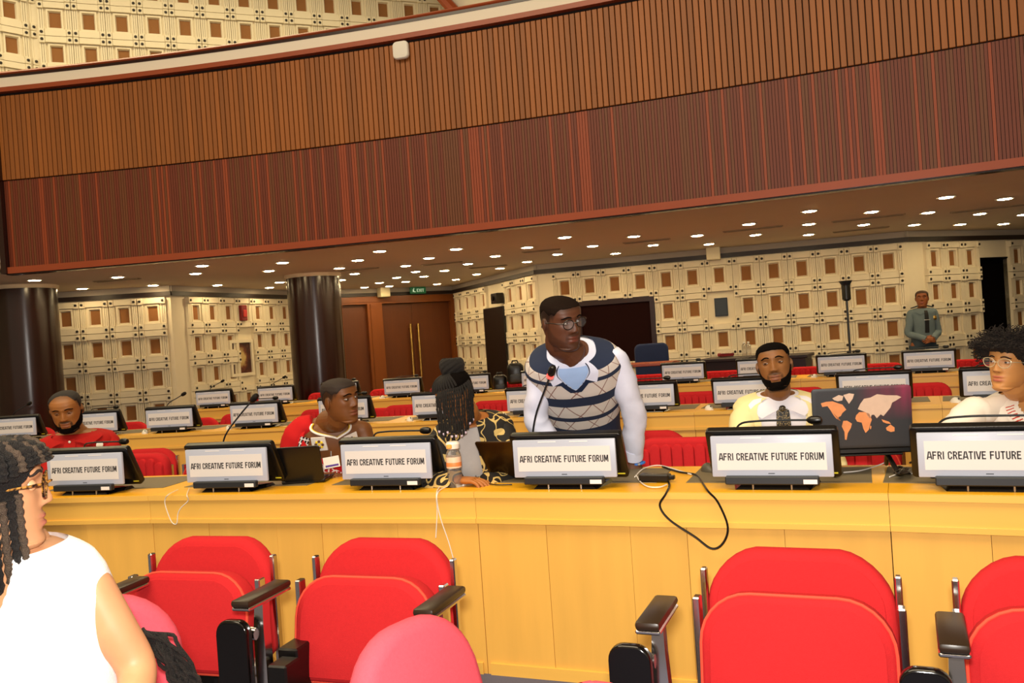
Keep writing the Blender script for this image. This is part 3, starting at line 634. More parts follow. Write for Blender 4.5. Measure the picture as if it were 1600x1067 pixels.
def armrest(box=True):
    s = thing('armrest_stand', '', 'armrest', group='armrest stands')
    part('pad', MB().bbox(-0.036,0.036,-0.17,0.09,0.617,0.642,0.010,seg=2), MT['pad_dark'], s)
    part('pad_bracket', MB().bbox(-0.036,0.036,-0.165,0.085,0.605,0.618,0.004), MT['chrome'], s)
    P = [(0.005,-0.05,0.61),(0.005,-0.06,0.52),(0.012,-0.07,0.40),(0.02,-0.08,0.2),(0.02,-0.08,0.0)]
    part('post', MB().loft([[(x+a*w,y+b*0.02,z) for a,b in ((-1,-1),(1,-1),(1,1),(-1,1))] for (x,y,z),w in zip(P,(0.016,0.020,0.022,0.02,0.03))]), MT['chrome'], s, smooth=50)
    part('folded_tablet', MB().pillow(rrect(0.125,0.50,0.045,-0.068,0.31,6,0.03), -0.135, -0.10, 0.01, 0.0), MT['black_gloss'], s)
    part('tablet_pivot', MB().lathe([(0.02,-0.04),(0.026,-0.02),(0.022,0.03)], 14, M=Matrix.Translation((-0.035,-0.075,0.50)) @ Matrix.Rotation(PI/2,4,'Y')), MT['chrome'], s)
    if box: part('socket_box', MB().bbox(0.03,0.11,-0.02,0.12,0.0,0.43,0.006).bbox(0.055,0.13,-0.12,-0.03,0.0,0.41,0.006), MT['black'], s)
    part('base_plate', MB().bbox(-0.06,0.12,-0.16,0.12,0.0,0.02,0.004), MT['black'], s)
    return s
FS = folding_seat(); remember(FS); TC = tufted_chair(); remember(TC); AR = armrest(); remember(AR); ARN = armrest(False); remember(ARN)
# front: behind the seats stands the front row desk
for u, v, lab in [(335,828,'folded red seat nearest the woman in white'),(601,838,'folded red seat below the draped man\'s monitor'),(1243,860,'large folded red seat at lower right with chrome brackets'),(1668,882,'folded red seat cut by the right edge')]:
    t = th_at(u, 21.80, 0.78); place(FS, pol(21.80, t), -math.radians(t), lab, 'folded seats before the front row')
for u, lab in [(188,'armrest partly hidden behind the bare arm of the woman in white'),(412,'armrest with black tablet between the two left folded seats'),(690,'armrest half hidden behind the nearer pink chair'),(1028,'armrest with black tablet left of the large folded seat'),(1487,'armrest between the two folded seats at lower right')]:
    t = th_at(u, 21.47, 0.63); place(AR if u == 412 else ARN, pol(21.50, t), -math.radians(t), lab, 'armrests of the nearest seats')
def spaced(us, R, n=.62):
    out = []
    for u in us:
        t = th_at(u, R, .75)
        if not out or math.radians(t-out[-1])*R > n: out.append(t)
    return out
for i, t in enumerate(spaced((18,120,231,352,475,598,735,880,1015,1158,1330,1450,1600), 24.9)):
    place(FS, pol(24.90, t), -math.radians(t), 'folded red seat before the middle row desk, %s from the left' % (ORD+['thirteenth'])[i], 'folded seats before the middle row')
for i, t in enumerate(spaced((55,200,310,400,500,600,700,815,930,1064,1160,1252,1425,1560), 27.93)):
    place(FS, pol(27.93, t), -math.radians(t), 'folded red seat before the farthest row desk, %s from the left' % (ORD+['thirteenth','fourteenth'])[i], 'folded seats before the farthest row')
for i, t in enumerate((13.05,15.35,17.65,19.62,21.75,23.2,25.6)):
    place(TC, pol(R1+1.10, t), -math.radians(t), ['channelled red chair behind the man in red polo','channelled red chair right of the leftmost front row monitor','channelled red chair of the draped man','channelled red chair of the braided woman','empty channelled red chair right of the standing man','channelled red chair of the man in cream suit','channelled red chair of the curly haired woman'][i], 'front row chairs')
for i, t in enumerate(M2T[:12]): place(TC, pol(R2+1.0, t+0.55), -math.radians(t), 'channelled red chair behind the middle row desk, %s from the left' % ORD[i], 'middle row chairs')
for i, t in enumerate(M3T): place(TC, pol(R3+0.95, t+0.65), -math.radians(t), 'channelled red chair behind the farthest row desk, %s from the left' % ORD[i], 'farthest row chairs')
# ================================================================ PEOPLE
from mathutils import noise as mnoise
def ev_mesh(ob):
    bpy.context.view_layer.update(); me = bpy.data.meshes.new_from_object(ob.evaluated_get(bpy.context.evaluated_depsgraph_get())); return me
def remesh(mb, vox, it=4, name='tmp_body'):
    me = bpy.data.meshes.new(name); me.from_pydata(mb.v, [], mb.f)
    bm = bmesh.new(); bm.from_mesh(me); bmesh.ops.recalc_face_normals(bm, faces=bm.faces); bm.to_mesh(me); bm.free()
    o = bpy.data.objects.new(name, me); COL.objects.link(o)
    m = o.modifiers.new('r', 'REMESH'); m.mode = 'VOXEL'; m.voxel_size = vox
    if it: s = o.modifiers.new('s', 'SMOOTH'); s.factor = 0.5; s.iterations = it
    r = ev_mesh(o); bpy.data.objects.remove(o); return r
def union(meshes):
    base = bpy.data.objects.new('tmp_u', meshes[0]); COL.objects.link(base); tmp = []
    for k, me in enumerate(meshes[1:]):
        t = bpy.data.objects.new('tmp_v%d' % k, me); COL.objects.link(t); tmp.append(t)
        b = base.modifiers.new('b%d' % k, 'BOOLEAN'); b.operation = 'UNION'; b.object = t
        try: b.solver = 'MANIFOLD'
        except Exception: b.solver = 'EXACT'
    r = ev_mesh(base)
    for t in tmp + [base]: bpy.data.objects.remove(t)
    return r
def sm(a, b, x): t = min(1, max(0, (x-a)/(b-a))); return t*t*(3-2*t)
ZS = [-.120,-.114,-.104,-.090,-.070,-.048,-.022,.005,.027,.047,.067,.086,.101,.112,.118]
HW = [.016,.032,.045,.055,.0630,.0675,.0705,.0725,.0738,.0748,.0745,.0690,.0570,.0390,.014]
HF = [.070,.084,.090,.092,.0905,.0895,.0885,.0875,.0870,.0900,.0880,.0780,.0610,.0380,.012]
HB = [-.045,-.030,-.010,.020,.055,.075,.090,.0985,.1020,.1040,.1035,.0960,.0800,.0540,.018]
def head_pt(phi, z, P, off=0.0, feat=True):
    # phi: 0 = face front, + towards the head's left (+x); head faces -Y
    w = np.interp(z, ZS, HW)*P.get('w',1); f = np.interp(z, ZS, HF); b = np.interp(z, ZS, HB)
    if z < -.02: w *= 1 + P.get('jaw',0)*sm(-.02,-.09,z)
    c, s = math.cos(phi), math.sin(phi)
    sg = lambda q: math.copysign(1, q)
    x = w*sg(s)*abs(s)**0.92
    yc = (f-b)/2 if b < 0 else 0.0
    if b < 0:      # under the jaw the slice is a short crescent in front
        half = (f+b)/2; mid = (f-b)/2; y = -(mid + half*sg(c)*abs(c)**0.92)
    else: y = -f*abs(c)**0.88 if c > 0 else b*abs(c)**0.92
    if feat and c > 0.15:
        k = sm(0.15, 0.5, c); G = lambda x0, z0, sx, sz: math.exp(-((x-x0)/sx)**2-((z-z0)/sz)**2)
        nw = P.get('nose',1.0); d = 0
        # nose: bridge, tip and wings
        if -.034 < z < .045:
            t = sm(.045,-.012,z); hgt = (.003+.018*t)*(1-sm(-.018,-.030,z)); d += hgt*math.exp(-(x/((.0075+.0062*t)*nw))**2)
        d += .0085*(G(.0125*nw,-.021,.0075,.008)+G(-.0125*nw,-.021,.0075,.008))
        d += -.0095*(G(.031,.021,.017,.0125)+G(-.031,.021,.017,.0125))         # eye sockets
        d += .0035*(G(.030,.043,.022,.008)+G(-.030,.043,.022,.008))            # brows
        lp = P.get('lips',1.0)
        d += lp*.0072*math.exp(-(x/.022)**4)*math.exp(-((z+.0485)/.0062)**2)   # upper lip
        d += lp*.0080*math.exp(-(x/.019)**4)*math.exp(-((z+.0640)/.0070)**2)   # lower lip
        d += -.0060*math.exp(-(x/.024)**4)*math.exp(-((z+.0560)/.0026)**2)     # mouth line
        d += -.0030*math.exp(-(x/.02)**2)*math.exp(-((z+.078)/.006)**2) + .004*math.exp(-(x/.02)**2)*math.exp(-((z+.100)/.010)**2)
        d += .0035*(G(.048,-.005,.018,.018)+G(-.048,-.005,.018,.018))          # cheekbones
        y -= d*k
    p = Vector((x, y, z))
    if off:
        n = Vector((x/max(w,1e-3)**1, y/max(f if y < 0 else max(b,.03),1e-3), 1.0*(z/.118)**3)); n.normalize(); p += n*off
    return p
def head_solid(P, nz=72, nphi=72):
    mb = MB(); rings = []
    for i in range(nz):
        t = i/(nz-1); z = -.1195 + .237*(0.5-0.5*math.cos(PI*t))*0.6 + .237*t*0.4
        rings.append([head_pt(2*PI*k/nphi, z, P) for k in range(nphi)])
    mb.loft(rings)
    for s in (1,-1):   # ears
        M = Matrix.Translation((s*.0745*P.get('w',1), .014, -.002)) @ Matrix.Rotation(s*math.radians(28),4,'Z') @ Matrix.Rotation(math.radians(10),4,'X')
        mb.ellipsoid((0,0,0), (.0085,.0185,.032), 14, 12, M=M); mb.ellipsoid((s*.004,.012,.002), (.008,.010,.027), 12, 10, M=M)
    return mb
def cap_shell(P, mask, off, nz=60, nphi=84, z0=-.118, z1=.1178, jitter=0.0, seed=0):
    # hair or beard: the head's own surface, lifted where mask(phi,z) > 0
    V = []; K = []
    for i in range(nz):
        z = z0 + (z1-z0)*i/(nz-1)
        for k in range(nphi):
            phi = 2*PI*k/nphi; ph = phi if phi <= PI else phi-2*PI; m = mask(ph, z)
            o = -0.004 + (off+0.004)*sm(0, 1, m)
            p = head_pt(phi, z, P, 0.0)
            if jitter: o += jitter*mnoise.noise(Vector((p.x*90+seed, p.y*90, p.z*90)))*(1 if m > 0.5 else 0)
            q = head_pt(phi, z, P, o); V.append(q); K.append(m)
    mb = MB(); fs = []
    for i in range(nz-1):
        for k in range(nphi):
            a = [i*nphi+k, i*nphi+(k+1) % nphi, (i+1)*nphi+(k+1) % nphi, (i+1)*nphi+k]
            if max(K[j] for j in a) > 0.02: fs.append(a)
    top = [(nz-1)*nphi+k for k in range(nphi)]
    if min(K[j] for j in top) > 0: fs.append(top)
    return mb.add(V, fs)
def hairline(front=.074, temple=.030, side=.0, nape=-.075, fade=.014, recede=0.0):
    def m(phi, z):
        a = abs(phi)
        # boundary height as a function of the angle around the head
        if a < 0.75: h = front - 0.006*a + recede*math.exp(-((a-0.5)/.25)**2)
        elif a < 1.15: h = front - .006 + (temple-front)*sm(.75,1.15,a)
        elif a < 1.45: h = temple + (side-temple)*sm(1.15,1.45,a)
        elif a < 1.95: h = side + .018*math.exp(-((a-1.72)/.16)**2)
        else: h = side + (nape-side)*sm(1.95,2.4,a)
        return (z-h)/fade
    return m
def beardline(top=-.030, depth=1.0, mous=True, cheek=1.35):
    def m(phi, z):
        a = abs(phi)
        if a > 1.62: return -1
        chin = (-.073 - z)/.008 if a < 0.42 else -1
        side = (np.interp(a, [.42,.75,1.1,1.45,1.62], [-.060,-.052,-.034,.0,.012]) - z)/.010 if a >= 0.36 else -1
        mo = -1
        if mous: mo = 1.6 - (((abs(phi)-0.0)/.34)**4) - ((z+.036)/.0065)**2
        gob = 1.2-((a-.36)/.09)**2-((z+.055)/.02)**2 if mous else -1
        return max(chin, side, min(mo,1), min(gob,1))
    return m
def hx(mb, HM):
    mb.v = [tuple(HM @ Vector(q)) for q in mb.v]; return mb
def frame_from(pos, yaw, pitch, roll):
    # yaw + turns the face to +x, pitch + looks down, roll + tilts the crown to +x
    return Matrix.Translation(pos) @ Matrix.Rotation(math.radians(yaw),4,'Z') @ Matrix.Rotation(math.radians(pitch),4,'X') @ Matrix.Rotation(math.radians(roll),4,'Y')
def eye_mats():
    return [mat('eye_white','BDB2A4',0.25), mat('iris_brown','2A140A',0.2), mat('pupil','050302',0.1)]
EYE = eye_mats()
def eyes(root, HM, gaze=(0,0), lid=0.45, skin=None, s=1.0):
    for sx in (1,-1):
        c = Vector((sx*.0315, -.0700, .0205)); r = .0122
        M = HM @ Matrix.Translation(c) @ Matrix.Rotation(math.radians(gaze[0]),4,'Z') @ Matrix.Rotation(math.radians(gaze[1]),4,'X')
        mb = MB(); n = 20; prof = [(0.001,0),(8,0),(10,1),(22,1),(25,2),(60,2),(110,2)]
        rings = []; angs = [1.5,13,14,31,32.5,50,70,100,130]
        for a in angs: rings.append([(r*math.sin(math.radians(a))*math.cos(2*PI*k/n), -r*math.cos(math.radians(a)), r*math.sin(math.radians(a))*math.sin(2*PI*k/n)) for k in range(n)])
        b = len(mb.v); mb.loft(rings, M=M)
        mb.m = []
        for i in range(len(angs)-1): mb.m += [2 if angs[i] < 13.5 else 1 if angs[i] < 31.5 else 0]*n
        mb.m += [2, 0]
        part('eye', mb, EYE, root)
        # eyelids: partial shells over the eyeball
        lm = MB(); ML = HM @ Matrix.Translation(c)
        for lo, hi in ((90-lid*70, 150), (215, 255)):
            pass
        def shell(e0, e1):
            rr = []
            for i in range(7):
                e = math.radians(e0+(e1-e0)*i/6); row = []
                for k in range(15):
                    az = math.radians(-80+160*k/14); q = r*1.09
                    row.append((q*math.sin(az), -q*math.cos(az)*math.cos(e), q*math.cos(az)*math.sin(e)*1.0 + 0.0))
                rr.append(row)
            lm.loft(rr, cap=False, closed=False, M=ML)
        shell(34-lid*42, 88); shell(-85, -22)
        part('eyelid', lm, skin, root)
def brows(root, HM, P, m, lift=0.0, th=.0032):
    for sx in (1,-1):
        path = []; rad = []
        for i in range(9):
            t = i/8; x = sx*(.014+.037*t); z = .0425+lift+.006*math.sin(PI*min(1,t*1.15))-.004*t
            phi = math.asin(max(-1,min(1, (abs(x)/(np.interp(z,ZS,HW)))**(1/.92))))*sx
            p = head_pt(phi, z, P); path.append(HM @ (p+Vector((0,-.0008,0)))); rad.append(th*(0.55+0.6*math.sin(PI*(0.15+0.75*t))))
        part('eyebrow', MB().tube(path, rad, 6), m, root)
def lerp(a, b, t): return a+(b-a)*t
def spline(P, t):
    n = len(P)-1; x = min(max(t,0),0.99999)*n; i = int(x); f = x-i
    a, b, c, d = P[max(i-1,0)], P[i], P[i+1], P[min(i+2,n)]
    return 0.5*((2*b)+(c-a)*f+(2*a-5*b+4*c-d)*f*f+(3*b-a-3*c+d)*f**3)
class Torso:
    """surface around the spine: S(u,v): u -0.5..0.5 around (0 = chest side), v 0 pelvis .. 1 neck"""
    PV = [0,.15,.32,.50,.66,.78,.86,.92,.96,1.0]
    def __init__(s, pel, neck, lat_p, lat_n, front_hint=Vector((0,-1,0)), wide=1.0, deep=1.0, bend=0.0, bust=0.0, W=None, D=None):
        s.pel, s.neck = Vector(pel), Vector(neck); s.lp = Vector(lat_p).normalized(); s.ln = Vector(lat_n).normalized(); s.bust = bust
        mid = (s.pel+s.neck)/2 - Vector(front_hint)*bend
        s.P = [s.pel, mid, s.neck]; s.fh = Vector(front_hint)
        s.W = [w*wide for w in (W or [.165,.158,.148,.158,.176,.190,.190,.165,.118,.066])]
        s.D = [d*deep for d in (D or [.120,.118,.112,.118,.122,.114,.100,.086,.074,.062])]
    def axes(s, v):
        c = spline(s.P, v); e = 0.02; t = (spline(s.P, min(1,v+e))-spline(s.P, max(0,v-e))).normalized()
        lat = lerp(s.lp, s.ln, v); lat = (lat - t*lat.dot(t)).normalized(); fr = lat.cross(t).normalized()
        if fr.dot(s.fh) < 0: fr = -fr
        return c, lat, fr, t
    def S(s, u, v, off=0.0, fold=0.0, seed=0.0):
        c, lat, fr, t = s.axes(v); w = np.interp(v, s.PV, s.W)+off; d = np.interp(v, s.PV, s.D)+off
        a = 2*PI*u; ca, sa = math.cos(a), math.sin(a)
        if fold:
            k = fold*mnoise.noise(Vector((u*9+seed, v*5+seed, 0.3)))*1.2 + fold*0.5*mnoise.noise(Vector((u*22+seed, v*7, 1.7)))
            w += k; d += k
        x = w*math.copysign(abs(sa)**0.85, sa); y = d*math.copysign(abs(ca)**0.8, ca)
        p = c + lat*x + fr*y
        if s.bust and ca > 0: p += fr*s.bust*(math.exp(-((abs(x)-.075)/.06)**2-((v-.62)/.11)**2))
        return p
    def loft(s, off, v0=0.0, v1=1.0, n=44, m=40, keep=None, fold=0.0, seed=0.0, cap=True, uvs=(1,1), top=None):
        mb = MB(); V = []; UV = []
        for i in range(m+1):
            v = v0+(v1-v0)*i/m
            for k in range(n):
                u = -0.5+k/n; v = v0+((float(top(u)) if top else v1)-v0)*i/m; V.append(s.S(u, v, off, fold, seed)); UV.append((u, v))
        F = []
        for i in range(m):
            for k in range(n):
                a = (i*n+k, i*n+(k+1) % n, (i+1)*n+(k+1) % n, (i+1)*n+k)
                if keep:
                    uu = -0.5+(k+.5)/n; vv = v0+(v1-v0)*(i+.5)/m
                    if not keep(uu, vv): continue
                F.append(a)
        if cap and not keep: F.append(tuple(range(n))[::-1]); F.append(tuple(m*n+k for k in range(n)))
        mb.add(V, F); mb.uv = UV; return mb
    def patch(s, f, nu, nv, off, th=0.0, fold=0.0, seed=0.0):
        # f(a,b) -> (u,v) for a,b in 0..1 ; a thin sheet lying on the surface
        mb = MB(); V = []; UV = []; F = []
        for j in range(nv+1):
            for i in range(nu+1):
                u, v = f(i/nu, j/nv); V.append(s.S(u, v, off, fold, seed)); UV.append((i/nu, j/nv))
        N = (nu+1)
        for j in range(nv):
            for i in range(nu): F.append((j*N+i, j*N+i+1, (j+1)*N+i+1, (j+1)*N+i))
        mb.add(V, F); mb.uv = UV; return mb
def limb(mb, pts, rad, n=14, sub=5, fold=0.0, seed=0.0, squash=1.0):
    P = [Vector(p) for p in pts]; m = len(P)-1; path = []; rs = []
    for i in range(m*sub+1):
        t = i/(m*sub); path.append(spline(P, t)); x = t*m; k = min(int(x), m-1); r = lerp(rad[k], rad[k+1], x-k)
        rs.append(r)
    b = len(mb.v)
    # rounded ends
    d0 = (path[0]-path[1]).normalized(); d1 = (path[-1]-path[-2]).normalized()
    pp = [path[0]+d0*rs[0]*.9, path[0]+d0*rs[0]*.55] + path + [path[-1]+d1*rs[-1]*.55, path[-1]+d1*rs[-1]*.9]
    rr = [rs[0]*.35, rs[0]*.83] + rs + [rs[-1]*.83, rs[-1]*.35]
    mb.tube(pp, rr, n)
    if fold:
        for i in range(b, len(mb.v)):
            q = Vector(mb.v[i]); k = (i-b)//n; c = pp[min(k,len(pp)-1)]; dd = (q-c)
            if dd.length > 1e-5:
                f = fold*(mnoise.noise(q*22+Vector((seed,0,0)))+0.6*mnoise.noise(q*48)); mb.v[i] = tuple(q+dd.normalized()*f)
    return mb
def sleeve(pts, rad, n=18, sub=8, fold=0.006, seed=0.0, cuff=True):
    mb = MB(); P = [Vector(p) for p in pts]; m = len(P)-1; path = []; rs = []
    for i in range(m*sub+1):
        t = i/(m*sub); path.append(spline(P, t)); x = t*m; k = min(int(x), m-1); rs.append(lerp(rad[k], rad[k+1], x-k))
    mb.tube(path, rs, n)
    for i in range(len(mb.v)):
        k = min(i//n, len(path)-1); q = Vector(mb.v[i]); dd = q-path[k]
        L = sum((path[j+1]-path[j]).length for j in range(k))
        f = fold*(mnoise.noise(q*15+Vector((seed,3,0)))*1.3+0.28*math.sin(L*70+14*mnoise.noise(q*7+Vector((seed,0,0)))))
        if 0 < k < len(path)-1: mb.v[i] = tuple(q+dd.normalized()*f)
    return mb
def hand(wr, direction, palm_n, flip=1, curl=0.5, size=1.0):
    """five-fingered hand: wr wrist point, direction towards the knuckles, palm_n palm normal, flip = side of the thumb"""
    d = Vector(direction).normalized(); n = Vector(palm_n); n = (n-d*n.dot(d)).normalized(); s = d.cross(n)*flip
    mb = MB(); k = size
    O = Vector(wr)
    at = lambda a, b, c: O + d*a*k + s*b*k + n*c*k
    mb.loft([[at(a, w*math.cos(2*PI*j/12), t*math.sin(2*PI*j/12)) for j in range(12)] for a, w, t in ((-.02,.024,.019),(.01,.028,.018),(.045,.038,.017),(.08,.041,.015),(.092,.036,.011))])
    for i, (b, L) in enumerate(((.030,.072),(.010,.080),(-.011,.074),(-.031,.058))):
        c = curl*(0.9+0.15*i); p0 = at(.075, b*.9, 0); a1 = c*.5; pts = [p0]; ang = 0; p = at(.088, b, 0); pts.append(p)
        for seg, add in ((.45,.55),(.30,.75),(.25,.6)):
            ang += c*add; p = p + (d*math.cos(ang)+n*math.sin(ang))*L*seg*k; pts.append(p)
        limb(mb, pts, [.0085*k,.0092*k,.0085*k,.0078*k,.0066*k], 10, 3)
    t0 = at(.018,.022,.004); t1 = at(.042,.046,.010); t2 = at(.068,.056,.016+curl*.01); t3 = at(.092,.052,.020+curl*.022)
    limb(mb, [t0,t1,t2,t3], [.013*k,.0115*k,.0098*k,.0075*k], 10, 3)
    return mb
def skin_mat(name, col, rough=0.5):
    m, n, L, b = nt(name); at = n.new('ShaderNodeVertexColor'); at.layer_name = 'tone'
    tx = n.new('ShaderNodeTexNoise'); tx.inputs['Scale'].default_value = 35; tx.inputs['Detail'].default_value = 6
    ma = n.new('ShaderNodeMath'); ma.operation = 'MULTIPLY_ADD'; ma.inputs[1].default_value = 0.14; ma.inputs[2].default_value = 0.93; L.new(tx.outputs['Fac'], ma.inputs[0])
    vm = n.new('ShaderNodeVectorMath'); vm.operation = 'SCALE'; L.new(at.outputs['Color'], vm.inputs[0]); L.new(ma.outputs[0], vm.inputs['Scale']); L.new(vm.outputs[0], b.inputs['Base Color'])
    b.inputs['Roughness'].default_value = rough; b.inputs['Specular IOR Level'].default_value = 0.4
    b.inputs['Subsurface Weight'].default_value = 0.08; b.inputs['Subsurface Radius'].default_value = (0.6,0.25,0.15); b.inputs['Subsurface Scale'].default_value = 0.01
    return m
def build_body(root, HM, P, col, lips, body_mb, hands=(), neck_base=None, hvox=.0027, bvox=.010, stubble=None, neck_r=(.056,.058,.070), scalp=None):
    """one continuous figure: head, neck, trunk, limbs and hands joined into one surface"""
    hm = head_solid(P); hm.v = [tuple(HM @ Vector(p)) for p in hm.v]
    a = HM @ Vector((0,.018,-.03)); b = HM @ Vector((0,.030,-.105)); nb = Vector(neck_base)
    limb(hm, [a, b, lerp(b,nb,.55), nb], [neck_r[0]*.9,neck_r[0],neck_r[1],neck_r[2]], 22, 4)
    me_h = remesh(hm, hvox, 2); me_b = remesh(body_mb, bvox, 5)
    ms = [me_b, me_h]
    for h in hands: ms.append(remesh(h, .0032, 2))
    me = union(ms)
    if len(me.polygons) < 500:                 # fall back to a joint remesh
        allm = MB(); allm.add(hm.v, hm.f); allm.add(body_mb.v, body_mb.f)
        for h in hands: allm.add(h.v, h.f)
        me = remesh(allm, .0045, 2)
    me.name = 'body'; n = len(me.vertices); co = np.empty(n*3); me.vertices.foreach_get('co', co); co = co.reshape(-1,3)
    inv = np.array(HM.inverted()); q = co @ inv[:3,:3].T + inv[:3,3]
    base = np.array(rgb(col)[:3]); lp = np.array(rgb(lips)[:3]); out = np.tile(base, (n,1))
    x, y, z = q[:,0], q[:,1], q[:,2]; front = (y < -.05) & (z > -.13) & (z < .13) & (np.abs(x) < .09)
    ml = np.exp(-(x/.0235)**4)*np.maximum(np.exp(-((z+.0485)/.0058)**4), np.exp(-((z+.0635)/.0072)**4))*front
    out = out*(1-ml[:,None]*.9)+lp*ml[:,None]*.9
    lid = front*np.maximum(np.exp(-((x-.0315)/.02)**2-((z-.022)/.012)**2), np.exp(-((x+.0315)/.02)**2-((z-.022)/.012)**2)); out *= (1-.22*lid[:,None])
    nos = front*np.exp(-((np.abs(x)-.009)/.005)**2-((z+.0265)/.0032)**2); out *= (1-.55*nos[:,None])
    if stubble:
        sc_ = np.array(rgb(stubble[0])[:3]); f = stubble[1]
        m = np.array([f(math.atan2(xx, -yy), zz) if (fr or (abs(zz) < .13 and abs(xx) < .1 and yy < .03)) else -1 for xx, yy, zz, fr in zip(x,y,z,front)]); m = np.clip(m,0,1)*stubble[2]
        out = out*(1-m[:,None])+sc_*m[:,None]
    if scalp:
        sc_ = np.array(rgb(scalp[0])[:3]); f = scalp[1]
        m = np.array([f(math.atan2(xx, -yy), zz) if (zz > -.1 and zz < .13 and abs(xx) < .1 and abs(yy) < .13) else -1 for xx, yy, zz in zip(x,y,z)]); m = np.clip(m,0,1)*scalp[2]
        out = out*(1-m[:,None])+sc_*m[:,None]
    ca = me.color_attributes.new('tone', 'FLOAT_COLOR', 'POINT'); ca.data.foreach_set('color', np.c_[out, np.ones(n)].astype(np.float32).ravel())
    me.materials.clear(); me.materials.append(skin_mat('skin_'+root.name, col)); me.polygons.foreach_set('material_index', [0]*len(me.polygons)); me.shade_smooth(); me.update()
    return link('body', me, root)
def trunk_mb(T, arms, legs, infl=-.004):
    mb = MB(); t = T.loft(infl, 0, 1, 28, 24); mb.add(t.v, t.f)
    for pts, rad in arms: limb(mb, pts, rad)
    for pts, rad in legs: limb(mb, pts, rad)
    return mb
AR_R = [.046,.045,.040,.036,.028]      # shoulder, mid upper arm, elbow, forearm, wrist
def arm_pts(sh, el, wr): sh, el, wr = Vector(sh), Vector(el), Vector(wr); return [sh, lerp(sh,el,.5), el, lerp(el,wr,.45), wr]
LEG_R = [.088,.080,.060,.056,.040]
def seated_legs(pel, yaw=0.0, spread=.10):
    R = Matrix.Rotation(yaw,3,'Z'); out = []
    for s in (1,-1):
        h = pel + R @ Vector((s*.09,0,-.03)); k = pel + R @ Vector((s*(.09+spread*.5),-.40,-.05)); a = Vector((k.x,k.y,0.09)) + R @ Vector((0,.05,0))
        out.append(([h, lerp(h,k,.5), k, lerp(k,a,.5), a], LEG_R)); out.append(([a+Vector((0,0,-.035)), a + R @ Vector((0,-.10,-.045)), a + R @ Vector((0,-.17,-.055))], [.042,.040,.032]))
    return out
def cloth(name, col, rough=0.85, noise=0.06, nscale=30, bump=0.12, bscale=350): return mat(name, col, rough, noise=noise, nscale=nscale, bump=bump, bscale=bscale, spec=0.2)
def put(root): return lambda name, mb, m, label=None, par=None, smooth=50: part(name, mb, m, par or root, smooth=smooth, label=label)
HAIR = mat('black_hair','0B0604',0.9,noise=0.4,nscale=160,bump=0.6,bscale=420,spec=0.08)
def person(label, base):
    return thing('person', label, 'person', (0,0,0))
def glasses(name, label, HM, r=.022, shape='round', fm=None, lm=None, th=.0016, rx=1.12, rz=1.0):
    g = thing(name, label, 'glasses'); mb = MB()
    for s in (1,-1):
        c = Vector((s*.0325,-.0985,.017)); pts = []
        for k in range(25):
            a = 2*PI*k/24; e = 1.0
            if shape == 'cat': e = 1+0.22*math.exp(-((a-(0.6 if s > 0 else PI-0.6))/.5)**2)
            if shape == 'square': e = 1/max(abs(math.cos(a)),abs(math.sin(a)))**0.45
            pts.append(HM @ (c+Vector((r*rx*e*math.cos(a), .004*abs(math.cos(a))*(1 if s*math.cos(a) > 0 else 0), r*rz*e*math.sin(a)))))
        part('rim', MB().tube(pts, th, 6, cap=False), fm, g)
        lmb = MB().add([p for p in pts[:-1]], [tuple(range(24))]); part('lens', lmb, lm, g, smooth=0)
        h = [HM @ (c+Vector((s*r*rx*1.02,.004,.008))), HM @ Vector((s*.0725,-.075,.024)), HM @ Vector((s*.0790,-.02,.018)), HM @ Vector((s*.0800,.018,.006)), HM @ Vector((s*.079,.030,-.012))]
        part('temple', MB().tube([spline(h, i/12) for i in range(13)], th, 6), fm, g)
    part('bridge', MB().tube([HM @ Vector((-.0095,-.0995,.020)), HM @ Vector((0,-.108,.024)), HM @ Vector((.0095,-.0995,.020))], th, 6), fm, g)
    return g
LENS = mat('clear_lens','FFFFFF',0.0,alpha=0.04,spec=0.3)
J = aty
def std_person(label, head, yaw, pitch, roll, P, col, lips, neck, shl, shr, arms, pel, legs=None, hands=(), hs=1.0, wide=1.0, deep=1.0, bend=.02, bust=0.0, hvox=.0027, bvox=.010, stubble=None, front=None, neck_r=(.056,.058,.070), W=None, D=None, infl=-.004, scalp=None, bare=False):
    r = person(label, pel); HM = frame_from(head, yaw, pitch, roll) @ Matrix.Diagonal((hs*1.05,hs,hs*.955,1))
    lat = (Vector(shr)-Vector(shl)); fh = front or Vector((lat.y,-lat.x,0)).normalized()
    T = Torso(pel, neck, Vector((lat.x,lat.y,0)), lat, fh, wide, deep, bend, bust, W, D)
    rad = [q*hs for q in AR_R]
    A = [(arm_pts(*a), rad) for a in arms]
    L = legs if legs is not None else seated_legs(Vector(pel), math.atan2(fh.x,-fh.y))
    bmb = trunk_mb(T, A, L, infl)
    if bare:
      for s in (shl, shr): limb(bmb, [Vector(neck)+Vector((0,0,-.045)), lerp(Vector(neck),Vector(s),.55)+Vector((0,0,-.012)), Vector(s)], [.045,.044,.050])
    build_body(r, HM, P, col, lips, bmb, hands, Vector(neck)+Vector((0,0,-.02)), hvox, bvox, stubble, neck_r, scalp)
    return r, HM, T, A
def trousers(r, legs, pel, m, T, infl=.014):
    for i in range(0, len(legs), 2):
        pts, rad = legs[i]; part('trouser_leg', sleeve(pts, [q+infl for q in rad], 16, 6, .004, i), m, r, smooth=60)
    part('trouser_waist', T.loft(infl+.004, 0.0, 0.22, 32, 8), m, r, smooth=60)
def shoes(r, legs, m):
    for i in range(1, len(legs), 2):
        mb = MB(); limb(mb, legs[i][0], [q+.008 for q in legs[i][1]], 14, 5); mb.v = [(x,y,max(z,0.0)) for x,y,z in mb.v]; part('shoe', mb, m, r, smooth=60)
SKN = {}
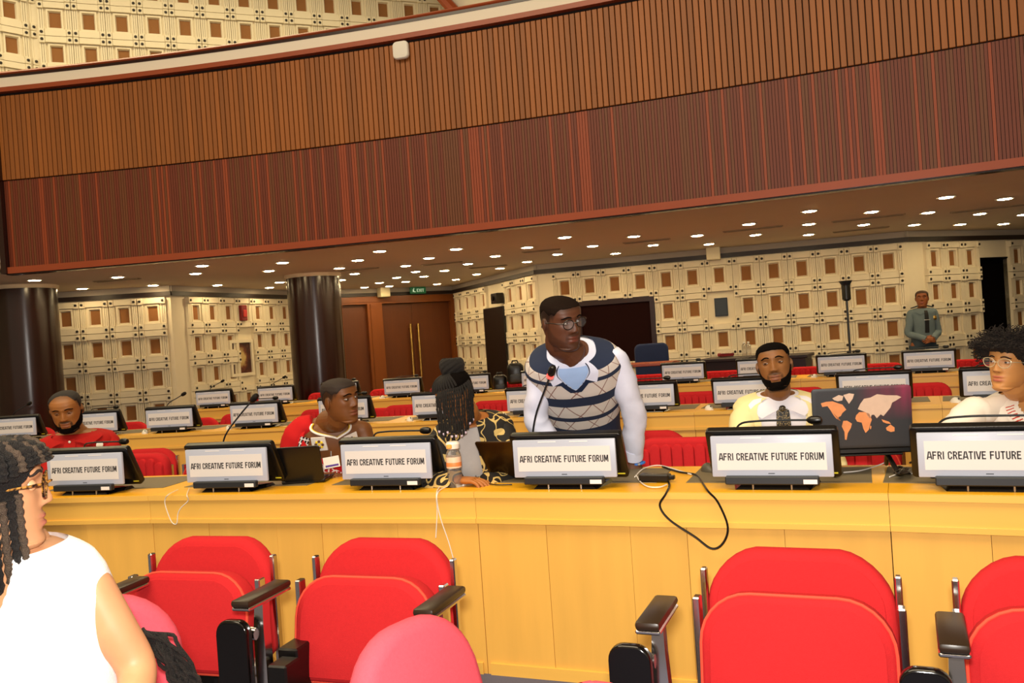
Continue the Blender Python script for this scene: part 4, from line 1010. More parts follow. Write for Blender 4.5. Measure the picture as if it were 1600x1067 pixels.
def flat_skin(name, col): return mat('lid_'+name, col, 0.5, noise=0.05, nscale=35)
NAVY = cloth('navy_trousers','141827'); DARKT = cloth('dark_trousers','181614'); SHOE = mat('shoe_leather','0C0A09',0.35)
# ---------------------------------------------------------------- standing man leaning on the desk
hd = J(877,504,3.72); nk = J(892,546,3.83); sl = J(846,572,3.91); sr = J(962,562,3.88); pel = J(925,722,4.36)
el, wl = J(838,655,3.98), J(876,716,3.99); er, wr_ = J(991,648,3.98), J(990,716,4.08)
def standing_legs(pel, lat, back):
    out = []
    for s in (1,-1):
        h = Vector(pel)+lat*s*.09; a = Vector((h.x,h.y,.09))+back*.10+lat*s*.03; k = lerp(h,a,.5)
        out.append(([h, lerp(h,k,.5), k, lerp(k,a,.5), a], LEG_R)); f = -back
        out.append(([a+Vector((0,0,-.035)), a+f*.10+Vector((0,0,-.045)), a+f*.17+Vector((0,0,-.055))], [.042,.040,.032]))
    return out
lat = (sr-sl); lat.z = 0; lat.normalize(); bk = Vector((-lat.y,lat.x,0))
legs = standing_legs(pel, lat, bk)
hR = hand(wr_, Vector((-.02,-.35,-.62)), Vector((0,.6,-.4)), -1, .25); hL = hand(wl, Vector((.25,-.5,-.45)), Vector((0,.4,-.7)), 1, .3)
P_E = dict(w=1.0, nose=1.12, lips=1.1, jaw=.02)
pe, HM, T, A = std_person('standing man in navy and cream striped vest leaning over the desk', hd, 34, 14, -8, P_E, '5A3420', '6A3428', nk, sl, sr, [(sl,el,wl),(sr,er,wr_)], pel, legs, [hR,hL], 1.0, 1.0, 1.05, .05, W=[.165,.158,.150,.160,.180,.200,.203,.176,.122,.064], stubble=('2A1812', beardline(), .45), scalp=('120B08', hairline(.066,.026,-.004,-.075,.03), .9))
p = put(pe); ls = flat_skin('e','4E2C1B'); eyes(pe, HM, (22,-6), .55, ls); brows(pe, HM, P_E, HAIR)
p('hair', hx(cap_shell(P_E, hairline(.072,.045,.036,-.03,.02), .0015, jitter=.001), HM), mat('short_fade_hair','1A100A',.9,noise=.3,nscale=200,spec=.08))
shirt = cloth('pale_blue_shirt','D9DCF0'); navy = cloth('navy_knit','1C2740',bump=.2)
p('shirt_body', T.loft(.006, 0.05, .985, 40, 34, fold=.004), shirt)
for (sh, e, w), sd in (((sl,el,wl),1.0),((sr,er,wr_),5.0)):
    q = arm_pts(sh,e,w); p('sleeve', sleeve([q[0]+(Vector(nk)-q[0])*.28+Vector((0,0,-.03))]+q, [.040,.055,.059,.056,.051,.043], 20, 7, .007, sd), shirt)
    cw = (q[4]-q[3]).normalized(); p('cuff', MB().tube([q[4]-cw*.05, q[4]-cw*.004], .0445, 18), shirt)
# striped vest: bands run round the body
vm, vn, vl, vb = nt('striped_vest')
uvn = vn.new('ShaderNodeUVMap'); sx = vn.new('ShaderNodeSeparateXYZ'); vl.new(uvn.outputs[0], sx.inputs[0])
rp = vn.new('ShaderNodeValToRGB'); rp.color_ramp.interpolation = 'CONSTANT'; nv = rgb('1C2740'); cr_ = rgb('CFC6BE'); el_ = rp.color_ramp.elements
el_[0].position = 0; el_[0].color = nv; el_[1].position = .516; el_[1].color = cr_
for pos, c in ((.59,nv),(.624,cr_),(.706,nv),(.764,cr_),(.85,nv),(.872,cr_),(.918,nv)): e_ = el_.new(pos); e_.color = c
vl.new(sx.outputs['Y'], rp.inputs[0])
def dia(sgn):
    a = vn.new('ShaderNodeMath'); a.operation = 'MULTIPLY'; a.inputs[1].default_value = 13.0; vl.new(sx.outputs['X'], a.inputs[0])
    b = vn.new('ShaderNodeMath'); b.operation = 'MULTIPLY_ADD'; b.inputs[1].default_value = 6.3*sgn; vl.new(sx.outputs['Y'], b.inputs[0]); vl.new(a.outputs[0], b.inputs[2])
    f = vn.new('ShaderNodeMath'); f.operation = 'PINGPONG'; f.inputs[1].default_value = 0.5; vl.new(b.outputs[0], f.inputs[0])
    l = vn.new('ShaderNodeMath'); l.operation = 'LESS_THAN'; l.inputs[1].default_value = 0.028; vl.new(f.outputs[0], l.inputs[0]); return l
mx = vn.new('ShaderNodeMath'); mx.operation = 'MAXIMUM'; vl.new(dia(1).outputs[0], mx.inputs[0]); vl.new(dia(-1).outputs[0], mx.inputs[1])
g2 = vn.new('ShaderNodeSeparateColor'); vl.new(rp.outputs[0], g2.inputs[0]); gt = vn.new('ShaderNodeMath'); gt.operation = 'GREATER_THAN'; gt.inputs[1].default_value = .3; vl.new(g2.outputs[0], gt.inputs[0])
mu = vn.new('ShaderNodeMath'); mu.operation = 'MULTIPLY'; vl.new(mx.outputs[0], mu.inputs[0]); vl.new(gt.outputs[0], mu.inputs[1])
mxx = vn.new('ShaderNodeMix'); mxx.data_type = 'RGBA'; vl.new(mu.outputs[0], mxx.inputs['Factor']); vl.new(rp.outputs[0], mxx.inputs['A']); mxx.inputs['B'].default_value = rgb('8A6A62'); vl.new(mxx.outputs['Result'], vb.inputs['Base Color']); vb.inputs['Roughness'].default_value = .9
VN = .82     # foot of the V neck
vneck = lambda u, v: not (v > VN and abs(u) < .088*(v-VN)/(1-VN)+.004) and v < .985
p('knitted_vest', T.loft(.019, .04, .99, 110, 110, keep=vneck, fold=.003), vm)
for s in (1,-1):
    p('neck_trim', T.patch(lambda a, b, s=s: (s*(.088*b*.95+.004-.010+.018*a), VN-.012+b*(.985-VN+.012)), 3, 20, .0215), navy)
    p('collar', T.patch(lambda a, b, s=s: (s*(.030+.058*b+.030*a*(1-b*.3)), .885+.105*b-.03*a*(1-b)), 6, 10, .0235), shirt)
p('undershirt', T.patch(lambda a, b: ((a-.5)*2*(.060*b+.004), VN+b*(.96-VN)), 8, 10, .0125), cloth('light_blue_placket','9FBCE8'))
trousers(pe, legs, pel, NAVY, T, .016); shoes(pe, legs, SHOE)
glasses('eyeglasses', 'thin round glasses worn by the standing man', HM, .0215, 'round', mat('gunmetal','1A1310',0.3), LENS, .0021)
# ---------------------------------------------------------------- man in cream suit
hd = J(1210,572,4.15); nk = J(1215,613,4.24); sl = J(1165,655,4.24); sr = J(1272,646,4.20); pel = Vector((nk.x+.02, nk.y+.10, .50))
el, wl = J(1150,740,4.10), J(1195,752,3.92); er, wr_ = J(1303,733,4.08), J(1262,752,3.90)
P_F = dict(w=.96, nose=1.05, lips=1.05, jaw=-.02)
pf, HM, T, A = std_person('bearded man in cream suit and patterned tie behind desk', hd, -20, -2, -6, P_F, '8A5A30', '7A4636', nk, sl, sr, [(sl,el,wl),(sr,er,wr_)], pel, None, [hand(wl,Vector((.5,-.5,-.05)),Vector((0,0,-1)),1,.4),hand(wr_,Vector((-.5,-.5,-.05)),Vector((0,0,-1)),-1,.4)], 1.0, 1.04, 1.0, .01, stubble=('1A0F09', beardline(), .55), scalp=('120B08', hairline(.066,.028,-.002,-.075,.03), .9))
p = put(pf); ls = flat_skin('f','7A4E2A'); eyes(pf, HM, (-9,2), .72, ls); brows(pf, HM, P_F, HAIR)
p('hair', hx(cap_shell(P_F, hairline(.070,.045,.030,-.03,.02), .003, jitter=.0015), HM), HAIR); p('beard', hx(cap_shell(P_F, lambda a,z: beardline(mous=False)(a,z) if z < -.035 or abs(a) > 1.0 else -1, .004, z1=.02, jitter=.001), HM), HAIR)
suit = cloth('cream_suit','EFDFA6',noise=.04); wshirt = cloth('white_shirt','EEEAF2',noise=.02)
p('shirt', T.loft(.004, .3, .985, 40, 30, fold=.002), wshirt)
jk = lambda u, v: not (abs(u) < .085*max(0,(v-.30)/.6)+.004) and v < .985
p('jacket', T.loft(.018, .0, .99, 100, 70, keep=jk, fold=.006, seed=2), suit)
for (sh, e, w), sd in (((sl,el,wl),2.0),((sr,er,wr_),7.0)):
    q = arm_pts(sh,e,w); p('jacket_sleeve', sleeve([q[0]+(Vector(nk)-q[0])*.72+Vector((0,0,-.028)), q[0]+(Vector(nk)-q[0])*.3+Vector((0,0,-.012))]+q, [.048,.066,.074,.068,.060,.054,.047], 20, 7, .006, sd), suit)
for s in (1,-1):
    p('lapel', T.patch(lambda a, b, s=s: (s*(.085*b*.66/.6+.002+a*(.062*math.sin(PI*min(1,b*1.02))**.7+.004)), .30+.66*b), 6, 20, .024), suit)
    p('shirt_collar', T.patch(lambda a, b, s=s: (s*(.010+.13*b+.055*a*(1-.4*b)), .88+.11*b-.065*a*(1-.6*b)), 6, 10, .020), wshirt)
tm, tn, tl, tb = nt('patterned_tie'); u_ = tn.new('ShaderNodeTexCoord'); vo = tn.new('ShaderNodeTexVoronoi'); vo.feature = 'DISTANCE_TO_EDGE'; vo.inputs['Scale'].default_value = 120; tl.new(u_.outputs['Object'], vo.inputs['Vector'])
r2 = tn.new('ShaderNodeValToRGB'); r2.color_ramp.interpolation = 'CONSTANT'; r2.color_ramp.elements[0].color = rgb('14110F'); r2.color_ramp.elements[1].position = .16; r2.color_ramp.elements[1].color = rgb('8D7A55'); tl.new(vo.outputs['Distance'], r2.inputs[0]); tl.new(r2.outputs[0], tb.inputs['Base Color'])
p('tie', T.patch(lambda a, b: ((a-.5)*(.062-.030*b), .30+.58*b), 6, 24, .013), tm)
p('tie_knot', MB().ellipsoid(T.S(0,.885,.012), (.017,.012,.016), 12, 8), tm)
p('lapel_pin', MB().ellipsoid(T.S(.115,.69,.028), (.008,.005,.008), 8, 6), MT['brass'])
trousers(pf, seated_legs(Vector(pel)), pel, suit, T)
# ---------------------------------------------------------------- man in red polo
hd = J(104,642,5.10); nk = J(119,672,5.20); sl = J(90,700,5.20); sr = J(166,692,5.24); pel = Vector((nk.x, nk.y+.06, .50))
el, wl = J(78,752,5.05), J(118,752,4.86); er, wr_ = J(178,742,5.10), J(135,728,4.92)
P_B = dict(w=1.05, nose=.95, lips=.8, jaw=.06)
pb_, HM, T, A = std_person('balding bearded man in red polo shirt at left', hd, 14, 20, -4, P_B, '96602F', '8A5038', nk, sl, sr, [(sl,el,wl),(sr,er,wr_)], pel, None, [hand(wl,Vector((.6,-.3,0)),Vector((0,0,-1)),1,.5),hand(wr_,Vector((-.7,-.2,-.1)),Vector((0,0,-1)),-1,.5)], 1.0, 1.08, 1.1, .0, hvox=.0032, bvox=.012, stubble=('1A100A', beardline(), .8), scalp=('2A1A10', hairline(.090,.045,-.004,-.075,.03), .7))
p = put(pb_); ls = flat_skin('b','7E4E26'); eyes(pb_, HM, (0,18), .85, ls); brows(pb_, HM, P_B, HAIR)
p('hair', hx(cap_shell(P_B, hairline(.104,.070,.010,-.06,.02), .004, jitter=.0015), HM), mat('greying_hair','1B130E',.8,noise=.4,nscale=150)); p('beard', hx(cap_shell(P_B, lambda a,z: beardline(mous=False)(a,z) if z < -.066 or abs(a) > .7 else -1, .003, z1=.02, jitter=.001), HM), HAIR)
polo = cloth('red_polo','A81A16',noise=.08)
p('polo_shirt', T.loft(.014, .0, .965, 48, 40, fold=.007, seed=4), polo)
for (sh, e, w), sd in (((sl,el,wl),3.0),((sr,er,wr_),8.0)):
    q = arm_pts(sh,e,w); p('sleeve', sleeve([q[0]+(Vector(nk)-q[0])*.72+Vector((0,0,-.028)), q[0]+(Vector(nk)-q[0])*.3+Vector((0,0,-.012)),q[0],q[1],lerp(q[1],q[2],.75)], [.048,.064,.074,.072,.066], 20, 7, .006, sd), polo)
for s in (1,-1): p('collar', T.patch(lambda a, b, s=s: (s*(.012+.15*b+.05*a*(1-.4*b)), .90+.09*b-.06*a*(1-.6*b)), 6, 10, .034), polo)
p('placket', T.patch(lambda a, b: ((a-.5)*.032, .72+.2*b), 3, 6, .024), polo)
for v in (.89,.82): p('button', MB().ellipsoid(T.S(0,v,.028), (.008,.005,.008), 8, 6), MT['white'])
p('chest_emblem', T.patch(lambda a, b: (.11+.035*(a-.5)*(1-.5*abs(b-.5)), .80+.05*b), 5, 5, .032), MT['white'])
trousers(pb_, seated_legs(Vector(pel)), pel, DARKT, T)
# ---------------------------------------------------------------- man in red drape with beaded necklace
hd = J(532,626,4.38); nk = J(513,655,4.52); sl = J(470,676,4.52); sr = J(568,672,4.56); pel = Vector((nk.x-.02, nk.y+.16, .50))
el, wl = J(446,752,4.56), J(500,742,4.50); er, wr_ = J(592,752,4.54), J(545,742,4.48)
P_C = dict(w=.98, nose=1.08, lips=1.1)
pc_, HM, T, A = std_person('man in red patterned drape with bare shoulder and beaded necklace', hd, 58, 4, -6, P_C, '74451F', '7E4434', nk, sl, sr, [(sl,el,wl),(sr,er,wr_)], pel, None, [hand(wl,Vector((.6,-.3,0)),Vector((0,0,-1)),1,.5),hand(wr_,Vector((-.7,-.2,-.1)),Vector((0,0,-1)),-1,.5)], 1.0, 1.0, 1.0, .03, bare=True, scalp=('1C110A', hairline(.064,.026,-.004,-.075,.03), .85))
p = put(pc_); ls = flat_skin('c','653A1A'); eyes(pc_, HM, (12,0), .5, ls); brows(pc_, HM, P_C, HAIR)
p('hair', hx(cap_shell(P_C, hairline(.070,.046,.034,-.03,.02), .0026, jitter=.001), HM), mat('cropped_hair','24160C',.8,noise=.3,nscale=200))
red = cloth('red_drape','C01A1C',noise=.06)
dk = lambda u, v: (v < .50+.9*max(0,-u)+.2*u) or (u < -.13+.0*v and v < .93)
def dmask(u, v):
    top = np.interp(u, [-.5,-.30,-.10,-.03,.05,.15,.30,.5], [.90,.95,.93,.74,.62,.56,.60,.80]); return v < top
p('drape', T.loft(.016, .0, .95, 120, 60, top=lambda u: np.interp(u, [-.5,-.30,-.12,-.05,.05,.15,.30,.5], [.90,.95,.94,.76,.64,.58,.60,.90]), fold=.009, seed=6, cap=False), red)
q = arm_pts(sl,el,wl); p('drape_shoulder', sleeve([q[0]+(Vector(nk)-q[0])*.5+Vector((0,0,0)),q[0],q[1],lerp(q[1],q[2],.8)], [.056,.076,.084,.086], 20, 8, .009, 9), red)
lace, ln_, ll_, lb_ = nt('lace_pattern'); tc_ = ln_.new('ShaderNodeTexCoord'); vo = ln_.new('ShaderNodeTexVoronoi'); vo.feature = 'DISTANCE_TO_EDGE'; vo.inputs['Scale'].default_value = 42; ll_.new(tc_.outputs['Object'], vo.inputs['Vector'])
r3_ = ln_.new('ShaderNodeValToRGB'); r3_.color_ramp.interpolation = 'CONSTANT'; r3_.color_ramp.elements[0].color = rgb('F2E6DC'); r3_.color_ramp.elements[1].position = .10; r3_.color_ramp.elements[1].color = rgb('B82A2A'); ll_.new(vo.outputs['Distance'], r3_.inputs[0]); ll_.new(r3_.outputs[0], lb_.inputs['Base Color'])
p('lace_band', T.patch(lambda a, b: (-.265+.075*a+.11*(1-b), .50+.45*b), 6, 18, .026, fold=.009, seed=6), lace)
p('lace_hem', T.patch(lambda a, b: (-.05+.18*a, np.interp(-.05+.18*a,[-.10,-.03,.05,.15],[.90,.72,.60,.54])-.02-.09*b), 16, 4, .022, fold=.009, seed=6), lace)
chain, cn_, cl_, cb2 = nt('chain_pattern'); tc_ = cn_.new('ShaderNodeUVMap'); ck = cn_.new('ShaderNodeTexVoronoi'); ck.feature = 'DISTANCE_TO_EDGE'; ck.inputs['Scale'].default_value = 5; ck.inputs['Randomness'].default_value = 0.25; cl_.new(tc_.outputs[0], ck.inputs['Vector'])
r4 = cn_.new('ShaderNodeValToRGB'); r4.color_ramp.interpolation = 'CONSTANT'; r4.color_ramp.elements[0].color = rgb('F5EEE6'); r4.color_ramp.elements[1].position = .16; r4.color_ramp.elements[1].color = rgb('2A0F12'); cl_.new(ck.outputs['Distance'], r4.inputs[0]); cl_.new(r4.outputs[0], cb2.inputs['Base Color'])
sb = MB(); qq = [q[0],q[1],lerp(q[1],q[2],.8)]; V_ = []; U_ = []
for i in range(13):
    c = spline(qq, i/12); d_ = (spline(qq,min(1,i/12+.02))-spline(qq,max(0,i/12-.02))).normalized(); e1 = d_.cross(Vector((0,1,0))).normalized(); e2 = Vector((0,-1,0))
    for k in range(7): a_ = -1.15+.9*k/6; V_.append(c+(e1*math.sin(a_)*-1+e2*math.cos(a_))*.095); U_.append((k/6,i/6))
sb.add(V_, [(i*7+k,i*7+k+1,(i+1)*7+k+1,(i+1)*7+k) for i in range(12) for k in range(6)]); sb.uv = U_; p('chain_border', sb, chain)
wb = mat('white_beads','EFE6DC',.5,noise=.1,nscale=200); yb = mat('yellow_beads','E8C21A',.5)
def neckloop(off, r): 
    pts = []
    for i in range(25):
        t = -1+2*i/24; pts.append(T.S(.03+.20*t, .875+.12*abs(t)**.8, off))
    return MB().tube(pts, r, 8)
nl = p('necklace_strand', neckloop(.016,.006), wb); p('necklace_strand', neckloop(.010,.0055).add([],[]), yb)
for s in (1,-1):
    c, la, fr, tt = T.axes(.85); o = T.S(.03+s*.056,.84,.014); nrm = (T.S(.03+s*.056,.84,.03)-T.S(.03+s*.056,.84,0)).normalized(); e1 = (la - nrm*la.dot(nrm)).normalized(); e2 = nrm.cross(e1)
    if e2.z < 0: e2 = -e2
    quad = [o+e1*a*.042+e2*b*.042 for a,b in ((-.9,-1),(1,-.75),(.75,1),(-1,.85))]; mm = MB().add(quad+[q_+nrm*.006 for q_ in quad], [(0,3,2,1),(4,5,6,7),(0,1,5,4),(1,2,6,5),(2,3,7,6),(3,0,4,7)]); pend = p('pendant', mm, wb, smooth=0)
    for k in range(8):
        a_ = 2*PI*k/8; cc_ = o+nrm*.008+(e1*math.cos(a_)+e2*math.sin(a_))*.018; p('petal', MB().ellipsoid(cc_, (.0075,.004,.0075), 8, 6), yb if k % 2 else mat('brown_bead','5A2E12',.5) if k == 0 else bpy.data.materials['brown_bead'], None, pend)
    p('petal', MB().ellipsoid(o+nrm*.008, (.007,.005,.007), 8, 6), yb, None, pend)
bd = thing('name_badge', 'white and purple name badge hanging on the man in red drape', 'badge'); o = J(518,722,4.36)
part('card', MB().box(-.04,.04,-.002,.002,-.028,.028), MT['white'], bd, o, (0,math.radians(-6),.1), smooth=0); part('purple_stripe', MB().box(-.033,.033,-.003,.003,-.022,-.012), mat('purple','4B2A8C',.5), bd, o, (0,math.radians(-6),.1), smooth=0); part('clip', MB().tube([o+Vector((0,0,.028)),o+Vector((0,.005,.055))],.004,8), MT['steel'], bd)
trousers(pc_, seated_legs(Vector(pel)), pel, red, T)
# ---------------------------------------------------------------- woman with braids and bun
hd = J(712,618,4.05); nk = J(735,650,4.18); sl = J(692,688,4.12); sr = J(780,672,4.22); pel = Vector((nk.x+.05, nk.y+.12, .50))
el, wl = J(672,765,4.0), J(715,750,3.92); er, wr_ = J(806,752,4.10), J(760,758,3.95)
P_D = dict(w=.95, nose=.95, lips=.95, jaw=-.04)
pd_, HM, T, A = std_person('woman with dark braids in a bun and black gold patterned jacket', hd, -42, 24, -6, P_D, 'A8672F', '9A4A3C', nk, sl, sr, [(sl,el,wl),(sr,er,wr_)], pel, None, [hand(wl,Vector((.6,-.3,0)),Vector((0,0,-1)),1,.5),hand(wr_,Vector((-.7,-.2,-.1)),Vector((0,0,-1)),-1,.5)], .97, .92, .95, .03, bust=.02, neck_r=(.047,.049,.060), scalp=('120B08', hairline(.066,.03,-.004,-.075,.02), .9))
p = put(pd_); ls = flat_skin('d','94582A'); eyes(pd_, HM, (-5,15), .8, ls); brows(pd_, HM, P_D, HAIR)
p('hair', hx(cap_shell(P_D, hairline(.070,.036,.0,-.06), .006, jitter=.002), HM), HAIR)
braid = mat('braid_hair','120B08',.6,noise=.5,nscale=300,bump=.9,bscale=500)
bc = HM @ Vector((.004,.055,.135))
bun = MB()
for k in range(9):
    a_ = 2*PI*k/9; pts = [bc+Vector((.040*math.cos(a_+t*2.6), .034*math.sin(a_+t*2.6), -.030+.062*t+.006*math.sin(PI*t))) for t in [i/8 for i in range(9)]]; bun.tube(pts, [.012+.010*math.sin(PI*i/8) for i in range(9)], 8)
bun.ellipsoid(bc, (.046,.040,.034), 16, 10); p('hair_bun', bun, braid)
rng = random.Random(3)
def scalp(phi, z, off): return HM @ head_pt(phi, z, P_D, off)
for k in range(15):      # cornrows from the brow to the bun
    ph = -1.25+2.5*k/14; pts = []
    for i in range(12):
        t = i/11; z = .066+.0485*math.sin(PI*.5*t); pts.append(scalp(ph*(1-.0*t)+(PI*.0), min(z,.116), .0075) if t < .7 else lerp(scalp(ph, .114, .008), bc+Vector((0,0,-.02)), (t-.7)/.3))
    p('cornrow', MB().tube(pts, .0055, 6), braid)
for k in range(17):      # curtain of braids over the side of the face
    ph = .16+1.78*k/16; s0 = scalp(ph, .070-.018*sm(.6,1.6,ph), .010); L = .205+.03*rng.random()-.035*abs(k-8)/8
    out = (s0-HM.translation); out.z = 0; out.normalize(); pts = [s0, s0+out*.016+Vector((0,0,-.02))]
    for i in range(1,9): pts.append(s0+out*(.020-.006*i/8)+Vector((rng.uniform(-.002,.002), rng.uniform(-.002,.002), -.02-(L-.02)*i/8)))
    bm_ = MB(); b0 = [spline(pts, i/26) for i in range(27)]; bm_.tube(b0, [.0052+.0012*math.sin(i*2.4) for i in range(27)], 6); p('braid', bm_, braid)
    if k % 2 == 0: p('braid_bead', MB().ellipsoid(b0[-1], (.006,.006,.008), 8, 6), mat('clear_bead','C9B6C4',.2) if k == 0 else bpy.data.materials['clear_bead'])
jm, jn, jl, jb = nt('gold_squiggle_jacket'); tcj = jn.new('ShaderNodeTexCoord'); mpj = jn.new('ShaderNodeMapping'); jl.new(tcj.outputs['Object'], mpj.inputs[0])
wv = jn.new('ShaderNodeTexNoise'); wv.inputs['Scale'].default_value = 11; wv.inputs['Detail'].default_value = 0; jl.new(mpj.outputs[0], wv.inputs['Vector'])
def iso(src, c, w):
    a = jn.new('ShaderNodeMath'); a.operation = 'SUBTRACT'; a.inputs[1].default_value = c; jl.new(src, a.inputs[0]); b = jn.new('ShaderNodeMath'); b.operation = 'ABSOLUTE'; jl.new(a.outputs[0], b.inputs[0]); d = jn.new('ShaderNodeMath'); d.operation = 'LESS_THAN'; d.inputs[1].default_value = w; jl.new(b.outputs[0], d.inputs[0]); return d.outputs[0]
w2_ = jn.new('ShaderNodeTexNoise'); w2_.inputs['Scale'].default_value = 17; w2_.inputs['Detail'].default_value = 0; jl.new(mpj.outputs[0], w2_.inputs['Vector'])
m1 = jn.new('ShaderNodeMath'); m1.operation = 'MAXIMUM'; jl.new(iso(wv.outputs['Fac'],.5,.028), m1.inputs[0]); jl.new(iso(w2_.outputs['Fac'],.56,.026), m1.inputs[1])
mj = jn.new('ShaderNodeMix'); mj.data_type = 'RGBA'; mj.inputs['A'].default_value = rgb('1C1610'); mj.inputs['B'].default_value = rgb('D2B26A'); jl.new(m1.outputs[0], mj.inputs['Factor']); jl.new(mj.outputs['Result'], jb.inputs['Base Color']); jb.inputs['Roughness'].default_value = .8
p('grey_top', T.loft(.006, .0, .93, 40, 30, fold=.003), cloth('grey_top','B9B2AE'))
jk2 = lambda u, v: not (abs(u+.07) < .050+.05*(v-.5)) and v < .99
p('jacket', T.loft(.020, .0, .995, 90, 64, keep=jk2, fold=.008, seed=8), jm)
for (sh, e, w), sd in (((sl,el,wl),2.5),((sr,er,wr_),6.5)):
    q = arm_pts(sh,e,w); p('jacket_sleeve', sleeve([q[0]+(Vector(nk)-q[0])*.72+Vector((0,0,-.028)), q[0]+(Vector(nk)-q[0])*.3+Vector((0,0,-.012))]+q, [.048,.066,.076,.074,.068,.062,.056], 20, 7, .008, sd), jm)
p('pendant', MB().lathe([(.011,0),(.011,.004)], 14, M=Matrix.Translation(T.S(.0,.48,.02)) @ Matrix.Rotation(PI/2,4,'X')), MT['black'])
trousers(pd_, seated_legs(Vector(pel)), pel, DARKT, T)
# ---------------------------------------------------------------- woman with curly hair
hd = J(1578,570,3.75); nk = J(1596,612,3.88); sl = J(1514,650,3.84); sr = J(1660,640,3.94); pel = Vector((nk.x+.03, nk.y+.10, .50))
el, wl = J(1456,742,3.70), J(1492,748,3.50); er, wr_ = J(1700,745,3.78), J(1640,752,3.56)
P_G = dict(w=.95, nose=.95, lips=1.0, jaw=-.05)
pg, HM, T, A = std_person('smiling woman with curly afro hair and white shirt at right', hd, -62, 0, 5, P_G, 'C98D52', 'B25A4A', nk, sl, sr, [(sl,el,wl),(sr,er,wr_)], pel, None, [hand(wl,Vector((.6,-.3,0)),Vector((0,0,-1)),1,.5),hand(wr_,Vector((-.7,-.2,-.1)),Vector((0,0,-1)),-1,.5)], .97, .96, .98, .01, bust=.025, neck_r=(.048,.050,.062))
p = put(pg); ls = flat_skin('g','BC8048'); eyes(pg, HM, (-16,0), .4, ls); brows(pg, HM, P_G, mat('brown_brow','2A160B',.8))
ch = mat('curly_hair','1B0F08',.8,noise=.5,nscale=120,bump=.9,bscale=300)
p('hair', hx(cap_shell(P_G, hairline(.066,.034,.002,-.06), .034, jitter=.010), HM), ch)
cu = MB(); rng = random.Random(11)
hl = hairline(.064,.034,.0,-.055)
for k in range(2600):
    ph = rng.uniform(-PI,PI); z = rng.uniform(-.05,.117)
    if hl(ph,z) < .3: continue
    s0 = head_pt(ph, z, P_G, .004); n_ = Vector((s0.x/.075, s0.y/.1, (s0.z-.0)/.12)).normalized(); side_ = sm(-.02,.08,s0.z)
    L = (.048+.050*rng.random())*(.62+.38*side_); t1 = n_.cross(Vector((0.2,.3,1))).normalized(); t2 = n_.cross(t1); r_ = rng.uniform(.005,.010); turns = rng.uniform(1.5,3); a0 = rng.uniform(0,6)
    pts = []
    for i in range(9):
        t = i/8; pts.append(HM @ (s0+n_*L*t+Vector((0,0,-.02*t*t))+(t1*math.cos(a0+turns*2*PI*t)+t2*math.sin(a0+turns*2*PI*t))*r_*(.3+.7*t)))
    cu.tube(pts, .0022, 3, cap=False)
o = p('curls', cu, ch); o['kind'] = 'stuff'
ws = cloth('ivory_shirt','F1E8DC',noise=.03)
sk = lambda u, v: not (v > .72 and abs(u) < .11*(v-.72)/.28+.003) and v < .99
p('shirt', T.loft(.016, .0, .995, 100, 70, keep=sk, fold=.008, seed=12), ws)
for (sh, e, w), sd in (((sl,el,wl),1.5),((sr,er,wr_),4.5)):
    q = arm_pts(sh,e,w); p('sleeve', sleeve([q[0]+(Vector(nk)-q[0])*.72+Vector((0,0,-.028)), q[0]+(Vector(nk)-q[0])*.3+Vector((0,0,-.012))]+q, [.048,.062,.074,.076,.070,.062,.052], 20, 7, .008, sd), ws)
rs_, rn_, rl_, rb_ = nt('red_stitch_collar'); tcs = rn_.new('ShaderNodeUVMap'); wvs = rn_.new('ShaderNodeTexWave'); wvs.inputs['Scale'].default_value = 2.6; wvs.bands_direction = 'Y'; wvs.inputs['Distortion'].default_value = 1.5; rl_.new(tcs.outputs[0], wvs.inputs['Vector'])
rr_ = rn_.new('ShaderNodeValToRGB'); rr_.color_ramp.interpolation = 'CONSTANT'; rr_.color_ramp.elements[0].color = rgb('F1E8DC'); rr_.color_ramp.elements[1].position = .72; rr_.color_ramp.elements[1].color = rgb('C43A2A'); rl_.new(wvs.outputs['Fac'], rr_.inputs[0]); rl_.new(rr_.outputs[0], rb_.inputs['Base Color'])
for s in (1,-1):
    p('collar', T.patch(lambda a, b, s=s: (s*(.003+.11*b+.075*a*(1-.3*b)), .74+.245*b-.05*a*(1-b)), 6, 14, .026), ws)
    p('collar_stitching', T.patch(lambda a, b, s=s: (s*(.045+.075*b+.03*a), .78+.18*b-.02*a), 4, 14, .0285), rs_)
eg = thing('earring', 'round pearl stud earring of the curly haired woman', 'earring'); part('pearl', MB().ellipsoid(HM @ Vector((.080,.010,-.040)), (.012,.012,.013), 12, 10), mat('pearl','EFE6D2',.2), eg); part('hook', MB().tube([HM @ Vector((.079,.012,-.030)), HM @ Vector((.080,.010,-.036))], .002, 6), MT['brass'], eg)
glasses('eyeglasses', 'pale cat eye glasses worn by the curly haired woman', HM, .0225, 'cat', mat('pale_gold_frame','D9C7A2',.3,metal=.3), LENS, .0017, 1.15, .95)
trousers(pg, seated_legs(Vector(pel)), pel, ws, T)
